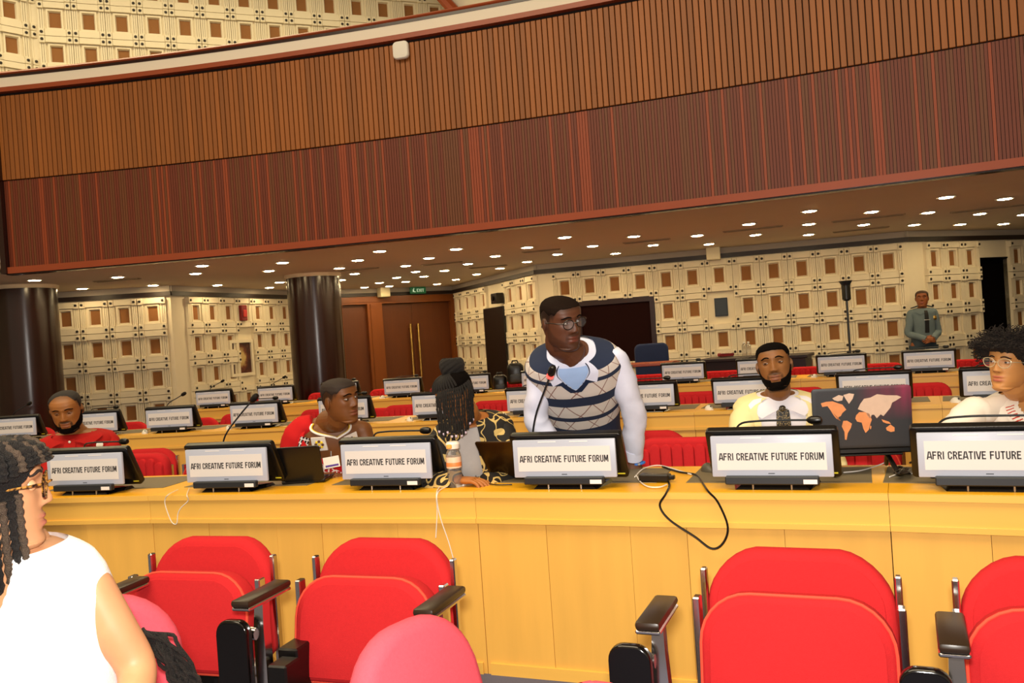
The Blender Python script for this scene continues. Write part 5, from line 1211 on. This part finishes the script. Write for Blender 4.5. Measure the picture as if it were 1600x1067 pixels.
# ---------------------------------------------------------------- guard in grey blue uniform by the wall
b = J(1452,642,12.0); gx, gy = b.x, b.y; hd = J(1440,467,12.0); gz = hd.z
V3 = lambda x, y, z: Vector((gx+x, gy+y, z))
nk = V3(0,.02,1.455); sl, sr = V3(-.155,.02,1.375), V3(.155,.02,1.375); pel = V3(0,.04,.93)
el, wl = V3(-.205,.02,1.11), V3(-.05,-.15,1.02); er, wr_ = V3(.205,.02,1.11), V3(.05,-.15,1.02)
legs = standing_legs(pel, Vector((1,0,0)), Vector((0,.2,0)))
P_H = dict(w=1.0, nose=1.0, lips=1.0)
ph_, HM, T, A = std_person('guard in grey blue uniform standing with clasped hands by wall', Vector((hd.x,gy-.01,gz)), -27, 0, 0, P_H, '8A4E2A', '7A3A30', nk, sl, sr, [(sl,el,wl),(sr,er,wr_)], pel, legs, [hand(wl,Vector((.8,-.15,-.1)),Vector((.2,.9,-.2)),1,.6),hand(wr_,Vector((-.8,-.2,-.15)),Vector((-.2,.9,-.2)),-1,.6)], 1.0, .84, .92, .0, hvox=.005, bvox=.014)
p = put(ph_); ls = flat_skin('h','7C4626'); eyes(ph_, HM, (0,0), .5, ls); brows(ph_, HM, P_H, HAIR)
p('hair', hx(cap_shell(P_H, hairline(.076,.036,.0,-.07), .006, 40, 50), HM), mat('brown_pulled_hair','3A2414',.7,noise=.3,nscale=100))
ub = cloth('grey_blue_uniform','66757C',noise=.05); ut = cloth('uniform_trousers','3A4650')
p('uniform_shirt', T.loft(.016, .05, .985, 40, 34, fold=.006, seed=14), ub)
for (sh, e, w), sd in (((sl,el,wl),1.2),((sr,er,wr_),4.2)):
    q = arm_pts(sh,e,w); p('sleeve', sleeve([q[0]+(Vector(nk)-q[0])*.72+Vector((0,0,-.028)), q[0]+(Vector(nk)-q[0])*.3+Vector((0,0,-.012))]+q, [.042,.050,.057,.055,.050,.046,.040], 18, 6, .005, sd), ub)
    p('epaulette', MB().bbox(-.05,.05,-.025,.025,0,.012,.004, M=Matrix.Translation(lerp(q[0],Vector(nk),.35)+Vector((0,0,.062))) @ Matrix.Rotation(.28*(1 if sd > 2 else -1),4,'Y')), ut)
p('tie', T.patch(lambda a, b: ((a-.5)*(.050-.02*b), .36+.54*b), 4, 16, .022), mat('black_tie','0C0C12',.6))
for s in (1,-1): p('collar', T.patch(lambda a, b, s=s: (s*(.012+.12*b+.05*a*(1-.4*b)), .85+.10*b-.06*a*(1-.6*b)), 5, 8, .024), ub)
p('chest_badge', MB().ellipsoid(T.S(.12,.70,.022), (.026,.008,.032), 12, 8), MT['brass']); p('tie_clip', T.patch(lambda a, b: ((a-.5)*.06, .66+.014*b), 2, 2, .026), MT['chrome'])
p('belt', T.loft(.022, .17, .215, 40, 4), MT['black'])
trousers(ph_, legs, pel, ut, T, .020); shoes(ph_, legs, SHOE)
# ---------------------------------------------------------------- woman in white top in the near seat
hd = J(-14,776,1.74); nk = J(26,848,1.80); sl = J(-120,915,1.96); sr = J(142,918,1.79); pel = Vector((nk.x+.02, nk.y+.06, .48))
er, wr_ = J(214,1046,1.80), J(190,1190,1.62); el, wl = J(-230,1090,1.9), J(-120,1180,1.6)
P_A = dict(w=.96, nose=.92, lips=1.05, jaw=.05)
pa, HM, T, A = std_person('woman in sleeveless white top and glasses, nearest at left', hd, 116, 2, 0, P_A, 'C08A62', 'A85A50', nk, sl, sr, [(sl,el,wl),(sr,er,wr_)], pel, None, [hand(wl,Vector((.5,-.5,0)),Vector((0,0,-1)),1,.5),hand(wr_,Vector((-.5,-.5,0)),Vector((0,0,-1)),-1,.5)], 1.0, .98, 1.05, .0, bust=.05, bvox=.008, W=[.165,.158,.150,.160,.174,.180,.174,.155,.118,.070], neck_r=(.049,.053,.068), front=Vector((.25,-1,0)).normalized())
p = put(pa); ls = flat_skin('a','D8A276'); eyes(pa, HM, (8,0), .45, ls); brows(pa, HM, P_A, mat('dark_brow','2A1A12',.8), .003, .0028)
wt = cloth('white_knit_top','F4F0EE',noise=.02,bump=.25)
AU = [-.5,-.16,-.12,-.06,.0,.05,.085,.11,.5]; AV = [.985,.985,.86,.74,.70,.76,.92,.985,.985]
atop = lambda u: np.interp(u, AU, AV)
p('top', T.loft(.012, .0, .995, 160, 70, top=atop, fold=.003, seed=15, cap=False), wt)
sc_pts = [T.S(u, float(atop(u))-.002, .013) for u in np.linspace(-.15,.105,160)]
p('scalloped_edge', MB().tube(sc_pts, [.004+.002*abs(math.sin(i*.7)) for i in range(160)], 8), wt)
p('hair', hx(cap_shell(P_A, lambda a,z: (z-np.interp(abs(a),[0,.5,.75,.95,1.2,1.6,2.4],[.060,.056,.044,.018,-.035,-.06,-.08]))/.012, .012, jitter=.003), HM), braid)
braid2 = mat('braid_highlight','4A3A2C',.7,noise=.5,nscale=200,bump=.8,bscale=400); rng = random.Random(5)
for k in range(19):       # cornrows sweeping back from the hairline
    ph = -1.5+3.0*k/18; pts = []
    for i in range(16):
        t = i/15; z = float(np.interp(t,[0,.35,.6,1],[np.interp(abs(ph),[0,.8,1.2,1.5],[.066,.062,.045,.030]),.105,.09,-.02])); a_ = math.copysign(abs(ph)+(PI-abs(ph))*sm(.15,.9,t)*.92, ph if ph else 1); pts.append(HM @ head_pt(a_, min(z,.114), P_A, .019))
    b0 = [spline(pts, i/50) for i in range(51)]; p('cornrow', MB().tube(b0, [.0085+.0020*math.sin(i*1.9) for i in range(51)], 7), braid if k % 3 else braid2)
for k in range(8):        # long braids hanging behind the cheek and back
    s0 = HM @ head_pt(-(1.08+.14*k), .010-.006*k, P_A, .014); pts = [s0, s0+Vector((-.004,.010,-.07)), s0+Vector((-.008-.002*k,.03,-.16)), s0+Vector((-.010,.06,-.30))]
    b0 = [spline(pts, i/40) for i in range(41)]; p('braid', MB().tube(b0, [.0075+.0018*math.sin(i*1.9) for i in range(41)], 7), braid if k % 2 else braid2)
for k in range(26):       # loose wavy ends resting on the seat by the elbow
    a_ = J(215+rng.uniform(-8,10), 990+rng.uniform(-6,14), 1.98); b_ = J(262+rng.uniform(-14,14), 1020+rng.uniform(-22,24), 1.96); c_ = J(290+rng.uniform(-26,26), 1068+rng.uniform(-6,14), 1.94); d_ = J(285+rng.uniform(-50,26), 1115, 1.92)
    pts = [a_,b_,c_,d_]; b0 = [spline(pts, i/22)+Vector((.006*math.sin(i*1.1+k), .004*math.cos(i*.8+k), .004*math.sin(i*.7+k))) for i in range(23)]; p('wavy_lock', MB().tube(b0, [.0045]*22+[.002], 6), braid)
tort, ttn, ttl, ttb = nt('tortoise_frame'); tcx = ttn.new('ShaderNodeTexCoord'); nzx = ttn.new('ShaderNodeTexNoise'); nzx.inputs['Scale'].default_value = 130; ttl.new(tcx.outputs['Object'], nzx.inputs['Vector']); rx_ = ttn.new('ShaderNodeValToRGB'); rx_.color_ramp.elements[0].position = .42; rx_.color_ramp.elements[0].color = rgb('1E0F08'); rx_.color_ramp.elements[1].position = .62; rx_.color_ramp.elements[1].color = rgb('B07A34'); ttl.new(nzx.outputs['Fac'], rx_.inputs[0]); ttl.new(rx_.outputs[0], ttb.inputs['Base Color']); ttb.inputs['Roughness'].default_value = .25
glasses('eyeglasses', 'tortoiseshell glasses worn by the woman in white', HM, .0235, 'square', tort, LENS, .0026, 1.1, 1.0)
trousers(pa, seated_legs(Vector(pel), .2), pel, cloth('pale_skirt','E6DCD2'), T)
# ================================================================ THINGS ON THE DESKS AND ROUND THE HALL
def laptop(label, hinge_l, hinge_r, lid_h, lean, lidmat, depth=.23, base_up=0.0, thick=.008):
    """open laptop seen from behind: hinge line on the desk, lid leaning towards the camera"""
    a, b = Vector(hinge_l), Vector(hinge_r); x = (b-a); w = x.length; x.normalize(); y = Vector((-x.y,x.x,0)).normalized()
    if y.y < 0: y = -y
    L = thing('laptop', label, 'laptop', (a+b)/2, math.atan2(x.y,x.x))
    part('base', MB().bbox(-w/2,w/2,0.0,depth,0.0,0.016,.004), MT['black'], L)
    part('keyboard', MB().box(-w/2+.02,w/2-.02,.02,depth*.6,.016,.018), MT['bar'], L, smooth=0)
    M = Matrix.Translation((0,0,.016)) @ Matrix.Rotation(math.radians(lean),4,'X')
    lid = part('lid', MB().pillow(rrect(w,lid_h,.012,0,lid_h/2), -thick, 0, .003, 0, M=M), lidmat, L)
    part('screen', MB().box(-w/2+.01,w/2-.01,-.0005,.0015,.015,lid_h-.01, M=M), MT['black_gloss'], lid, smooth=0)
    part('hinge', MB().tube([(-w*.4,.002,.014),(w*.4,.002,.014)], .006, 10), MT['black'], L)
    return L, lid, M
DESKZ = .8025
laptop('black open laptop before the man in red drape', onz(440,757,DESKZ), onz(508,753,DESKZ), .185, 18, MT['black'])
bz = mat('bronze_lid','3A2408',.28,metal=.55,noise=.15,nscale=3)
laptop('bronze laptop with lid leaning far back before the braided woman', onz(768,747,DESKZ), onz(852,748,DESKZ), .225, 38, bz)
# laptop with the world map lid, on its stand
base = onz(1350,742,DESKZ); th = -math.radians(theta(base))*.55
wl_ = thing('laptop', 'large laptop with orange world map lid on a stand', 'laptop', base, th)
lm_, ln2, ll2, lb2 = nt('map_lid'); tc2 = ln2.new('ShaderNodeTexCoord'); mp2 = ln2.new('ShaderNodeMapping'); mp2.inputs['Scale'].default_value = (14,1,2.2); ll2.new(tc2.outputs['Object'], mp2.inputs[0])
nz2 = ln2.new('ShaderNodeTexNoise'); nz2.inputs['Scale'].default_value = 1.6; ll2.new(mp2.outputs[0], nz2.inputs['Vector']); sp2 = ln2.new('ShaderNodeSeparateXYZ'); ll2.new(tc2.outputs['Object'], sp2.inputs[0])
def rng_mask(axis, lo, hi):
    a = ln2.new('ShaderNodeMapRange'); a.inputs[1].default_value = lo; a.inputs[2].default_value = hi; ll2.new(sp2.outputs[axis], a.inputs[0]); return a.outputs[0]
mk = ln2.new('ShaderNodeMath'); mk.operation = 'MULTIPLY'; ll2.new(rng_mask('Z',.22,.34), mk.inputs[0]); ll2.new(rng_mask('X',-.02,.16), mk.inputs[1])
mk2 = ln2.new('ShaderNodeMath'); mk2.operation = 'MULTIPLY'; ll2.new(mk.outputs[0], mk2.inputs[0]); ll2.new(nz2.outputs['Fac'], mk2.inputs[1])
mi2 = ln2.new('ShaderNodeMix'); mi2.data_type = 'RGBA'; mi2.inputs['A'].default_value = rgb('2B2B2E'); mi2.inputs['B'].default_value = rgb('A02050'); ll2.new(mk2.outputs[0], mi2.inputs['Factor']); ll2.new(mi2.outputs['Result'], lb2.inputs['Base Color']); lb2.inputs['Roughness'].default_value = .45
LW, LH = .375, .248; Ml = Matrix.Translation((0,-.02,.115)) @ Matrix.Rotation(math.radians(6),4,'X')
lid = part('lid', MB().pillow(rrect(LW,LH,.014,0,LH/2), -.008, 0, .003, 0, M=Ml), lm_, wl_)
MAP = {'north_america': [(20,540),(60,530),(110,528),(150,545),(185,558),(212,600),(182,625),(168,650),(150,658),(150,680),(168,690),(132,668),(112,640),(92,600),(70,565),(30,570)],
 'south_america': [(185,690),(215,690),(250,715),(240,750),(215,790),(203,845),(190,842),(190,780),(172,735)], 'greenland': [(195,482),(240,470),(278,478),(265,515),(235,555),(215,520)],
 'africa': [(285,650),(310,625),(350,627),(385,640),(402,690),(390,720),(375,770),(350,795),(335,760),(325,710),(290,700),(278,675)],
 'eurasia': [(300,600),(320,560),(350,520),(400,512),(450,488),(520,500),(600,505),(630,520),(590,545),(560,560),(545,600),(512,640),(490,665),(470,650),(440,680),(420,650),(402,652),(390,682),(370,655),(360,630),(330,615)],
 'australia': [(505,760),(540,735),(570,760),(568,790),(540,795),(510,780)], 'madagascar': [(388,735),(397,745),(390,768),(384,758)], 'indonesia': [(475,690),(500,700),(530,712),(545,730),(510,725),(485,712)], 'arctic_islands': [(110,505),(160,480),(195,490),(185,525),(150,530),(125,520)]}
mo = mat('map_orange','D98A52',.5,noise=.2,nscale=30); ml_ = mat('map_cream','CDB09A',.5,noise=.15,nscale=30)
for nm, P_ in MAP.items():
    out = [((x+50)/755*LW-LW/2, LH*(1-(y-425)/490)) for x, y in P_]; part(nm, MB().prism(out, -.0088, -.0075, M=Ml), ml_ if nm in ('eurasia','greenland','arctic_islands') else mo, lid, smooth=0)
part('screen', MB().box(-LW/2+.01,LW/2-.01,-.0005,.0015,.015,LH-.01, M=Ml), MT['black_gloss'], lid, smooth=0)
part('base', MB().bbox(-LW/2,LW/2,-.015,.235,.088,.112,.005), MT['black'], wl_)
st = thing('laptop_stand', 'black folding stand under the world map laptop', 'stand', base, th)
for sx in (-1,1):
    part('leg', MB().tube([(sx*.12,-.06,.012),(sx*.10,.07,.082)], .010, 8), MT['black'], st); part('leg', MB().tube([(sx*.12,.19,.012),(sx*.10,.04,.082)], .010, 8), MT['black'], st)
part('platform', MB().bbox(-.15,.15,-.02,.20,.080,.0875,.003), MT['black'], st)
# bottles
clear = mat('clear_plastic','F4F2EE',.05,trans=.9,alpha=1.0,spec=.4); b0 = onz(711,762,DESKZ-.002)
bt = thing('water_bottle', 'clear plastic bottle with orange band beside the bronze laptop', 'bottle', (b0.x,b0.y+.03,.80))
part('bottle_body', MB().lathe([(.030,.0),(.034,.006),(.034,.06),(.031,.075),(.034,.09),(.034,.145),(.028,.165),(.016,.178)], 24), clear, bt)
part('label_band', MB().lathe([(.0345,.088),(.0347,.09),(.0347,.135),(.0345,.137)], 24), mat('label_peach','F0C8A8',.5,noise=.15,nscale=60), bt)
part('label_print', MB().lathe([(.0350,.095),(.0352,.096),(.0352,.112),(.0350,.113)], 24), mat('label_orange','E88A4A',.5), bt)
part('cap', MB().lathe([(.020,.170),(.030,.174),(.032,.195),(.024,.205)], 20), mat('cap_cream','F2E6D6',.4), bt); part('cap_button', MB().bbox(-.026,-.002,-.036,-.024,.176,.196,.004), mat('cap_orange','F0A63C',.4), bt)
b0 = onz(148,731,DESKZ-.002)
b2 = thing('water_bottle', 'small water bottle with blue cap before the man in red polo', 'bottle', (b0.x-.03,b0.y+.28,.80)); part('bottle_body', MB().lathe([(.028,0),(.031,.006),(.031,.10),(.026,.125),(.012,.145)], 20), clear, b2); part('cap', MB().lathe([(.0145,.143),(.0145,.165),(.012,.168)], 16), mat('cap_blue','2A4FC0',.4), b2)
# mice and power supplies on the front desk
for u, v, m, lab, r in ((711,758,None,'white mouse in front of the clear bottle',1.2),(1449,742,None,'white mouse left of the right edge monitor',1.3)):
    q = onz(u, v, DESKZ); place(MOUSE, (q.x,q.y,.801), r, lab, 'front row mice')
q = onz(1107,736,DESKZ); gm = thing('computer_mouse', 'grey mouse on the desk right of the power adapter', 'mouse', (q.x,q.y,.8035), .3, 'front row mice'); part('shell', mouse_shape(), mat('grey_mouse','4A4436',.45), gm); part('wheel', MB().lathe([(.006,-.003),(.008,0),(.006,.003)], 12, M=Matrix.Translation((0,-.03,.027)) @ Matrix.Rotation(PI/2,4,'Y')), MT['black'], gm)
q = onz(1024,752,DESKZ); pa_ = thing('power_adapter', 'black laptop power brick on the desk edge', 'adapter', (q.x,q.y,.8035), -.45); part('brick', MB().bbox(-.065,.065,-.026,.026,0,.032,.005), MT['black'], pa_); part('plug', MB().bbox(.062,.085,-.012,.012,.008,.026,.003), MT['black'], pa_)
def cable(name, label, pts, r, m, n=40, cat='cable'):
    P = [Vector(p) for p in pts]; o = part(name, MB().tube([spline(P, i/n) for i in range(n+1)], r, 6), m); tag(o, label, cat); return o
def E1(u, v, d=0.0): p_ = oncyl(u, v, R1-.042-d); return p_
z = DESKZ+.004
cable('power_cable', 'black power cable hanging in a loop over the desk front', [onz(1040,747,z), onz(1046,757,z), oncyl(1040,772,R1-.045), E1(1031,790), E1(1046,812), E1(1085,838), E1(1112,857), E1(1130,848), E1(1137,822), E1(1122,785), oncyl(1107,768,R1-.045), onz(1098,755,z), onz(1088,742,z), onz(1060,737,z), onz(1035,729,z)], .0045, MT['black'], 90)
wc = mat('white_cable','E6DFD6',.5)
cable('white_cable', 'white cable curving round the black power adapter', [onz(992,745,z), onz(1006,732,z), onz(1030,727,z+.0), onz(1060,735,z), onz(1080,741,z)], .0028, wc)
cable('white_cable', 'white cable from the adapter towards the standing man hand', [onz(994,742,z), onz(1000,752,z), onz(1012,760,z), onz(1030,761,z), onz(1042,757,z)], .0028, wc)
cable('earphone_cable', 'thin white earphone cable hanging in loop at the left desk front', [onz(296,762,z), oncyl(292,773,R1-.045), E1(294,782), E1(283,793), E1(278,803), E1(276,818), E1(268,815), E1(259,792), E1(258,780), oncyl(264,772,R1-.045), onz(278,765,z)], .0022, wc, 60)
cable('white_cable', 'long white cable hanging from the desk beside the clear bottle', [onz(706,757,z), onz(690,764,z), oncyl(683,773,R1-.045), E1(684,790), E1(690,815), E1(702,850), E1(712,890), E1(716,925)], .0022, wc, 60)
cable('white_cable', 'short white cable hanging beside the longer one', [onz(700,752,z), onz(686,762,z), oncyl(682,773,R1-.045), E1(683,800), E1(681,840)], .0022, wc, 40)
cable('white_cable', 'white cable lying under the world map laptop', [onz(1318,738,z), onz(1345,735,z), onz(1372,727,z), onz(1395,717,z+.02)], .0026, wc)
cable('white_cable', 'white mouse cable crossing the desk joint at right', [onz(1390,745,z), onz(1410,739,z), onz(1435,741,z), onz(1444,743,z)], .0026, wc)
rg = random.Random(2); pts = [onz(1395+rg.uniform(0,28), 727+rg.uniform(0,14), z+rg.uniform(0,.03)) for _ in range(26)]
cable('tangled_cable', 'tangled black cable heap between world map laptop and white mouse', pts, .0035, MT['black'], 200)
q = onz(1400,735,DESKZ); hm_ = thing('earpiece_headset', 'black earpiece headset left of the right edge monitor', 'headset', (0,0,0))
part('band', MB().tube([spline([onz(1422,723,z), onz(1436,716,z+.03), onz(1446,706,z+.06), onz(1432,704,z+.065), onz(1424,704,z+.065)], i/20) for i in range(21)], .005, 8), MT['black'], hm_); part('ear_hook', MB().ellipsoid(onz(1448,705,z+.062), (.014,.012,.014), 12, 8), MT['black'], hm_)
cable('thin_black_cable', 'thin black cable from bronze laptop across the desk', [onz(736,741,z), onz(748,740,z), onz(762,738,z)], .003, MT['black'])
cable('thin_black_cable', 'thin black cable sagging left of the standing man monitor', [onz(742,742,z), onz(750,750,z), onz(772,757,z), onz(800,757,z)], .003, MT['black'])
# ---------------------------------------------------------------- nearest seats, red ones with their flash-lit pink put into the fabric colour
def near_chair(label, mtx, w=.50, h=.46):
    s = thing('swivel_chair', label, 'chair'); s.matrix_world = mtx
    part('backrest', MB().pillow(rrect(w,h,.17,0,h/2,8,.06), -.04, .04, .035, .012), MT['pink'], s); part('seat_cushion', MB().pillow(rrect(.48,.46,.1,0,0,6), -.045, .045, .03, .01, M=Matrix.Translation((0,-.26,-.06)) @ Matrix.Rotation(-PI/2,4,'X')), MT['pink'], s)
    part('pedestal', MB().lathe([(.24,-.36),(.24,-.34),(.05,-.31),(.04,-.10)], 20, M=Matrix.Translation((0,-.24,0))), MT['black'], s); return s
c = J(668,1080,1.98); near_chair('red swivel chair coloured flash-lit pink in the near foreground, turned aside', mtx=Matrix.Translation((c.x+.03,c.y,.36)) @ Matrix.Rotation(math.radians(234),4,'Z') @ Matrix.Rotation(math.radians(14),4,'X'), w=.40)
c = J(212,1010,2.02); near_chair('red chair coloured flash-lit pink behind the arm of the woman in white', Matrix.Translation((c.x-.155,c.y,.445)) @ Matrix.Rotation(math.radians(28),4,'Z') @ Matrix.Rotation(math.radians(-6),4,'X'))
c = J(945,1070,1.72); near_chair('top edge of a red chair coloured flash-lit pink at the bottom of the picture', mtx=Matrix.Translation((c.x-.01,c.y,.285)) @ Matrix.Rotation(math.radians(20),4,'Z') @ Matrix.Rotation(math.radians(-8),4,'X'), w=.32)
# ---------------------------------------------------------------- back of the hall
c = J(1018,552,11.75); bc_ = thing('blue_chair', 'blue upholstered chair before the dark screen', 'chair', (c.x,c.y,0))
part('backrest', MB().pillow(rrect(.46,.55,.08,0,.95,5), -.04, .04, .03, .01), MT['navy'], bc_); part('seat', MB().bbox(-.23,.23,-.45,0,.42,.52,.03), MT['navy'], bc_)
for x in (-.2,.2):
    for y in (-.42,-.02): part('leg', MB().tube([(x,y,0),(x,y,.45)], .015, 8), MT['black'], bc_)
a = J(955,572,11.0); b = J(1062,566,10.8)
tb = thing('side_table', 'long narrow dark wood table behind the farthest row', 'table', ((a+b)/2).xy.to_3d(), math.atan2(b.y-a.y,b.x-a.x)); w = (b-a).length
part('tabletop', MB().bbox(-w/2,w/2,-.2,.2,.0,.04,.006, M=Matrix.Translation((0,0,(a.z+b.z)/2-.02))), MT['rail'], tb)
for x in (-w/2+.05,w/2-.05): part('leg', MB().box(x-.03,x+.03,-.15,.15,0,(a.z+b.z)/2-.02), MT['column'], tb, smooth=0)
a = J(1093,563,10.9); b = J(1262,552,10.3)
tb = thing('head_table', 'dark panelled table at the back before the centre wall', 'table', ((a+b)/2).xy.to_3d(), math.atan2(b.y-a.y,b.x-a.x)); w = (b-a).length; hz = (a.z+b.z)/2
part('tabletop', MB().bbox(-w/2,w/2,-.05,.55,hz-.04,hz,.006), MT['tablewood'], tb); part('front_panel', MB().box(-w/2+.03,w/2-.03,0,.03,.0,hz-.04), MT['tablewood'], tb, smooth=0)
for x in (-w/2+.03,w/2-.06): part('side_panel', MB().box(x,x+.03,.03,.5,0,hz-.04), MT['tablewood'], tb, smooth=0)
c = J(1140,553,10.95); ri = thing('red_pouch', 'red elongated pouch lying on the dark head table', 'pouch', (c.x,c.y+.2,hz), .15); part('pouch_body', MB().pillow(rrect(.20,.05,.02,0,.03), -.05,.05,.02,.0), MT['darkred'], ri); part('zip', MB().tube([(-.08,-.05,.05),(.08,-.05,.05)], .004, 6), MT['steel'], ri)
for k, u in enumerate((1171,1178)):
    c = J(u,556,10.9); b3 = thing('water_bottle', ['small clear water bottle on the head table, left one','small clear water bottle on the head table, right one'][k], 'bottle', (c.x,c.y+.22,hz)); part('bottle_body', MB().lathe([(.028,0),(.03,.006),(.03,.13),(.012,.16)], 12), clear, b3); part('cap', MB().lathe([(.014,.158),(.014,.18)], 10), MT['white'], b3)
c = J(1329,560,11.2); ls_ = thing('light_stand', 'black studio flash on a thin stand before the centre wall', 'light stand', (c.x,c.y,0)); t_ = J(1323,470,11.2).z
part('pole', MB().tube([(0,0,.45),(0,0,t_)], .014, 10), MT['black'], ls_)
for k in range(3): a_ = 2*PI*k/3+.5; part('leg', MB().tube([(0,0,.55),(.32*math.cos(a_),.32*math.sin(a_),.012)], .011, 8), MT['black'], ls_)
part('flash_head', MB().lathe([(.03,0),(.055,.02),(.055,.20),(.045,.21)], 18, M=Matrix.Translation((0,0,t_))), MT['black'], ls_); part('reflector', MB().lathe([(.05,.20),(.085,.26),(.080,.26),(.045,.205)], 18, M=Matrix.Translation((0,0,t_))), MT['bar'], ls_)
def backpack(label, c, s=1.0):
    o = thing('backpack', label, 'bag', c); part('sack', MB().pillow(rrect(.30*s,.38*s,.09*s,0,.19*s,6,.04), -.10*s,.08*s,.05*s,.03), MT['black'], o); part('front_pocket', MB().pillow(rrect(.22*s,.16*s,.04*s,0,.11*s), -.14*s,-.09*s,.03*s,.01), MT['bar'], o); part('handle', MB().tube([(-.04,0,.37*s),(-.03,0,.42*s),(.03,0,.42*s),(.04,0,.37*s)], .01, 8), MT['black'], o); return o
c = J(806,590,10.9); backpack('black backpack on a chair behind the standing man', (c.x,c.y,c.z-.08), .7)
c = J(782,606,11.0); backpack('dark bag on a red chair left of the standing man', (c.x,c.y,c.z-.06), .6)
wb_ = thing('wristband', 'light blue wristband of the standing man', 'wristband'); q = J(997,724,4.07); part('band', MB().tube([q+Vector((.030*math.cos(a),.024*math.sin(a),.004*math.cos(a))) for a in [2*PI*k/20 for k in range(21)]], .006, 8), mat('blue_band','3E7BD0',.5), wb_); part('clasp', MB().bbox(-.006,.006,-.004,.004,-.005,.005,.001, M=Matrix.Translation(q+Vector((0,-.026,0)))), MT['steel'], wb_)
# ---------------------------------------------------------------- stand every free-built thing's root at its own base
bpy.context.view_layer.update()
for r in [o for o in bpy.data.objects if o.type == 'EMPTY' and o.parent is None and o.location.length < 1e-6 and o.get('category')]:
    ch = [c for c in r.children]
    if not ch: continue
    pts = [c.matrix_world @ Vector(q) for c in ch if c.type == 'MESH' for q in c.bound_box]
    b = Vector(((min(p.x for p in pts)+max(p.x for p in pts))/2, (min(p.y for p in pts)+max(p.y for p in pts))/2, min(p.z for p in pts)))
    r.location = b
    for c in ch: c.location = c.location - b
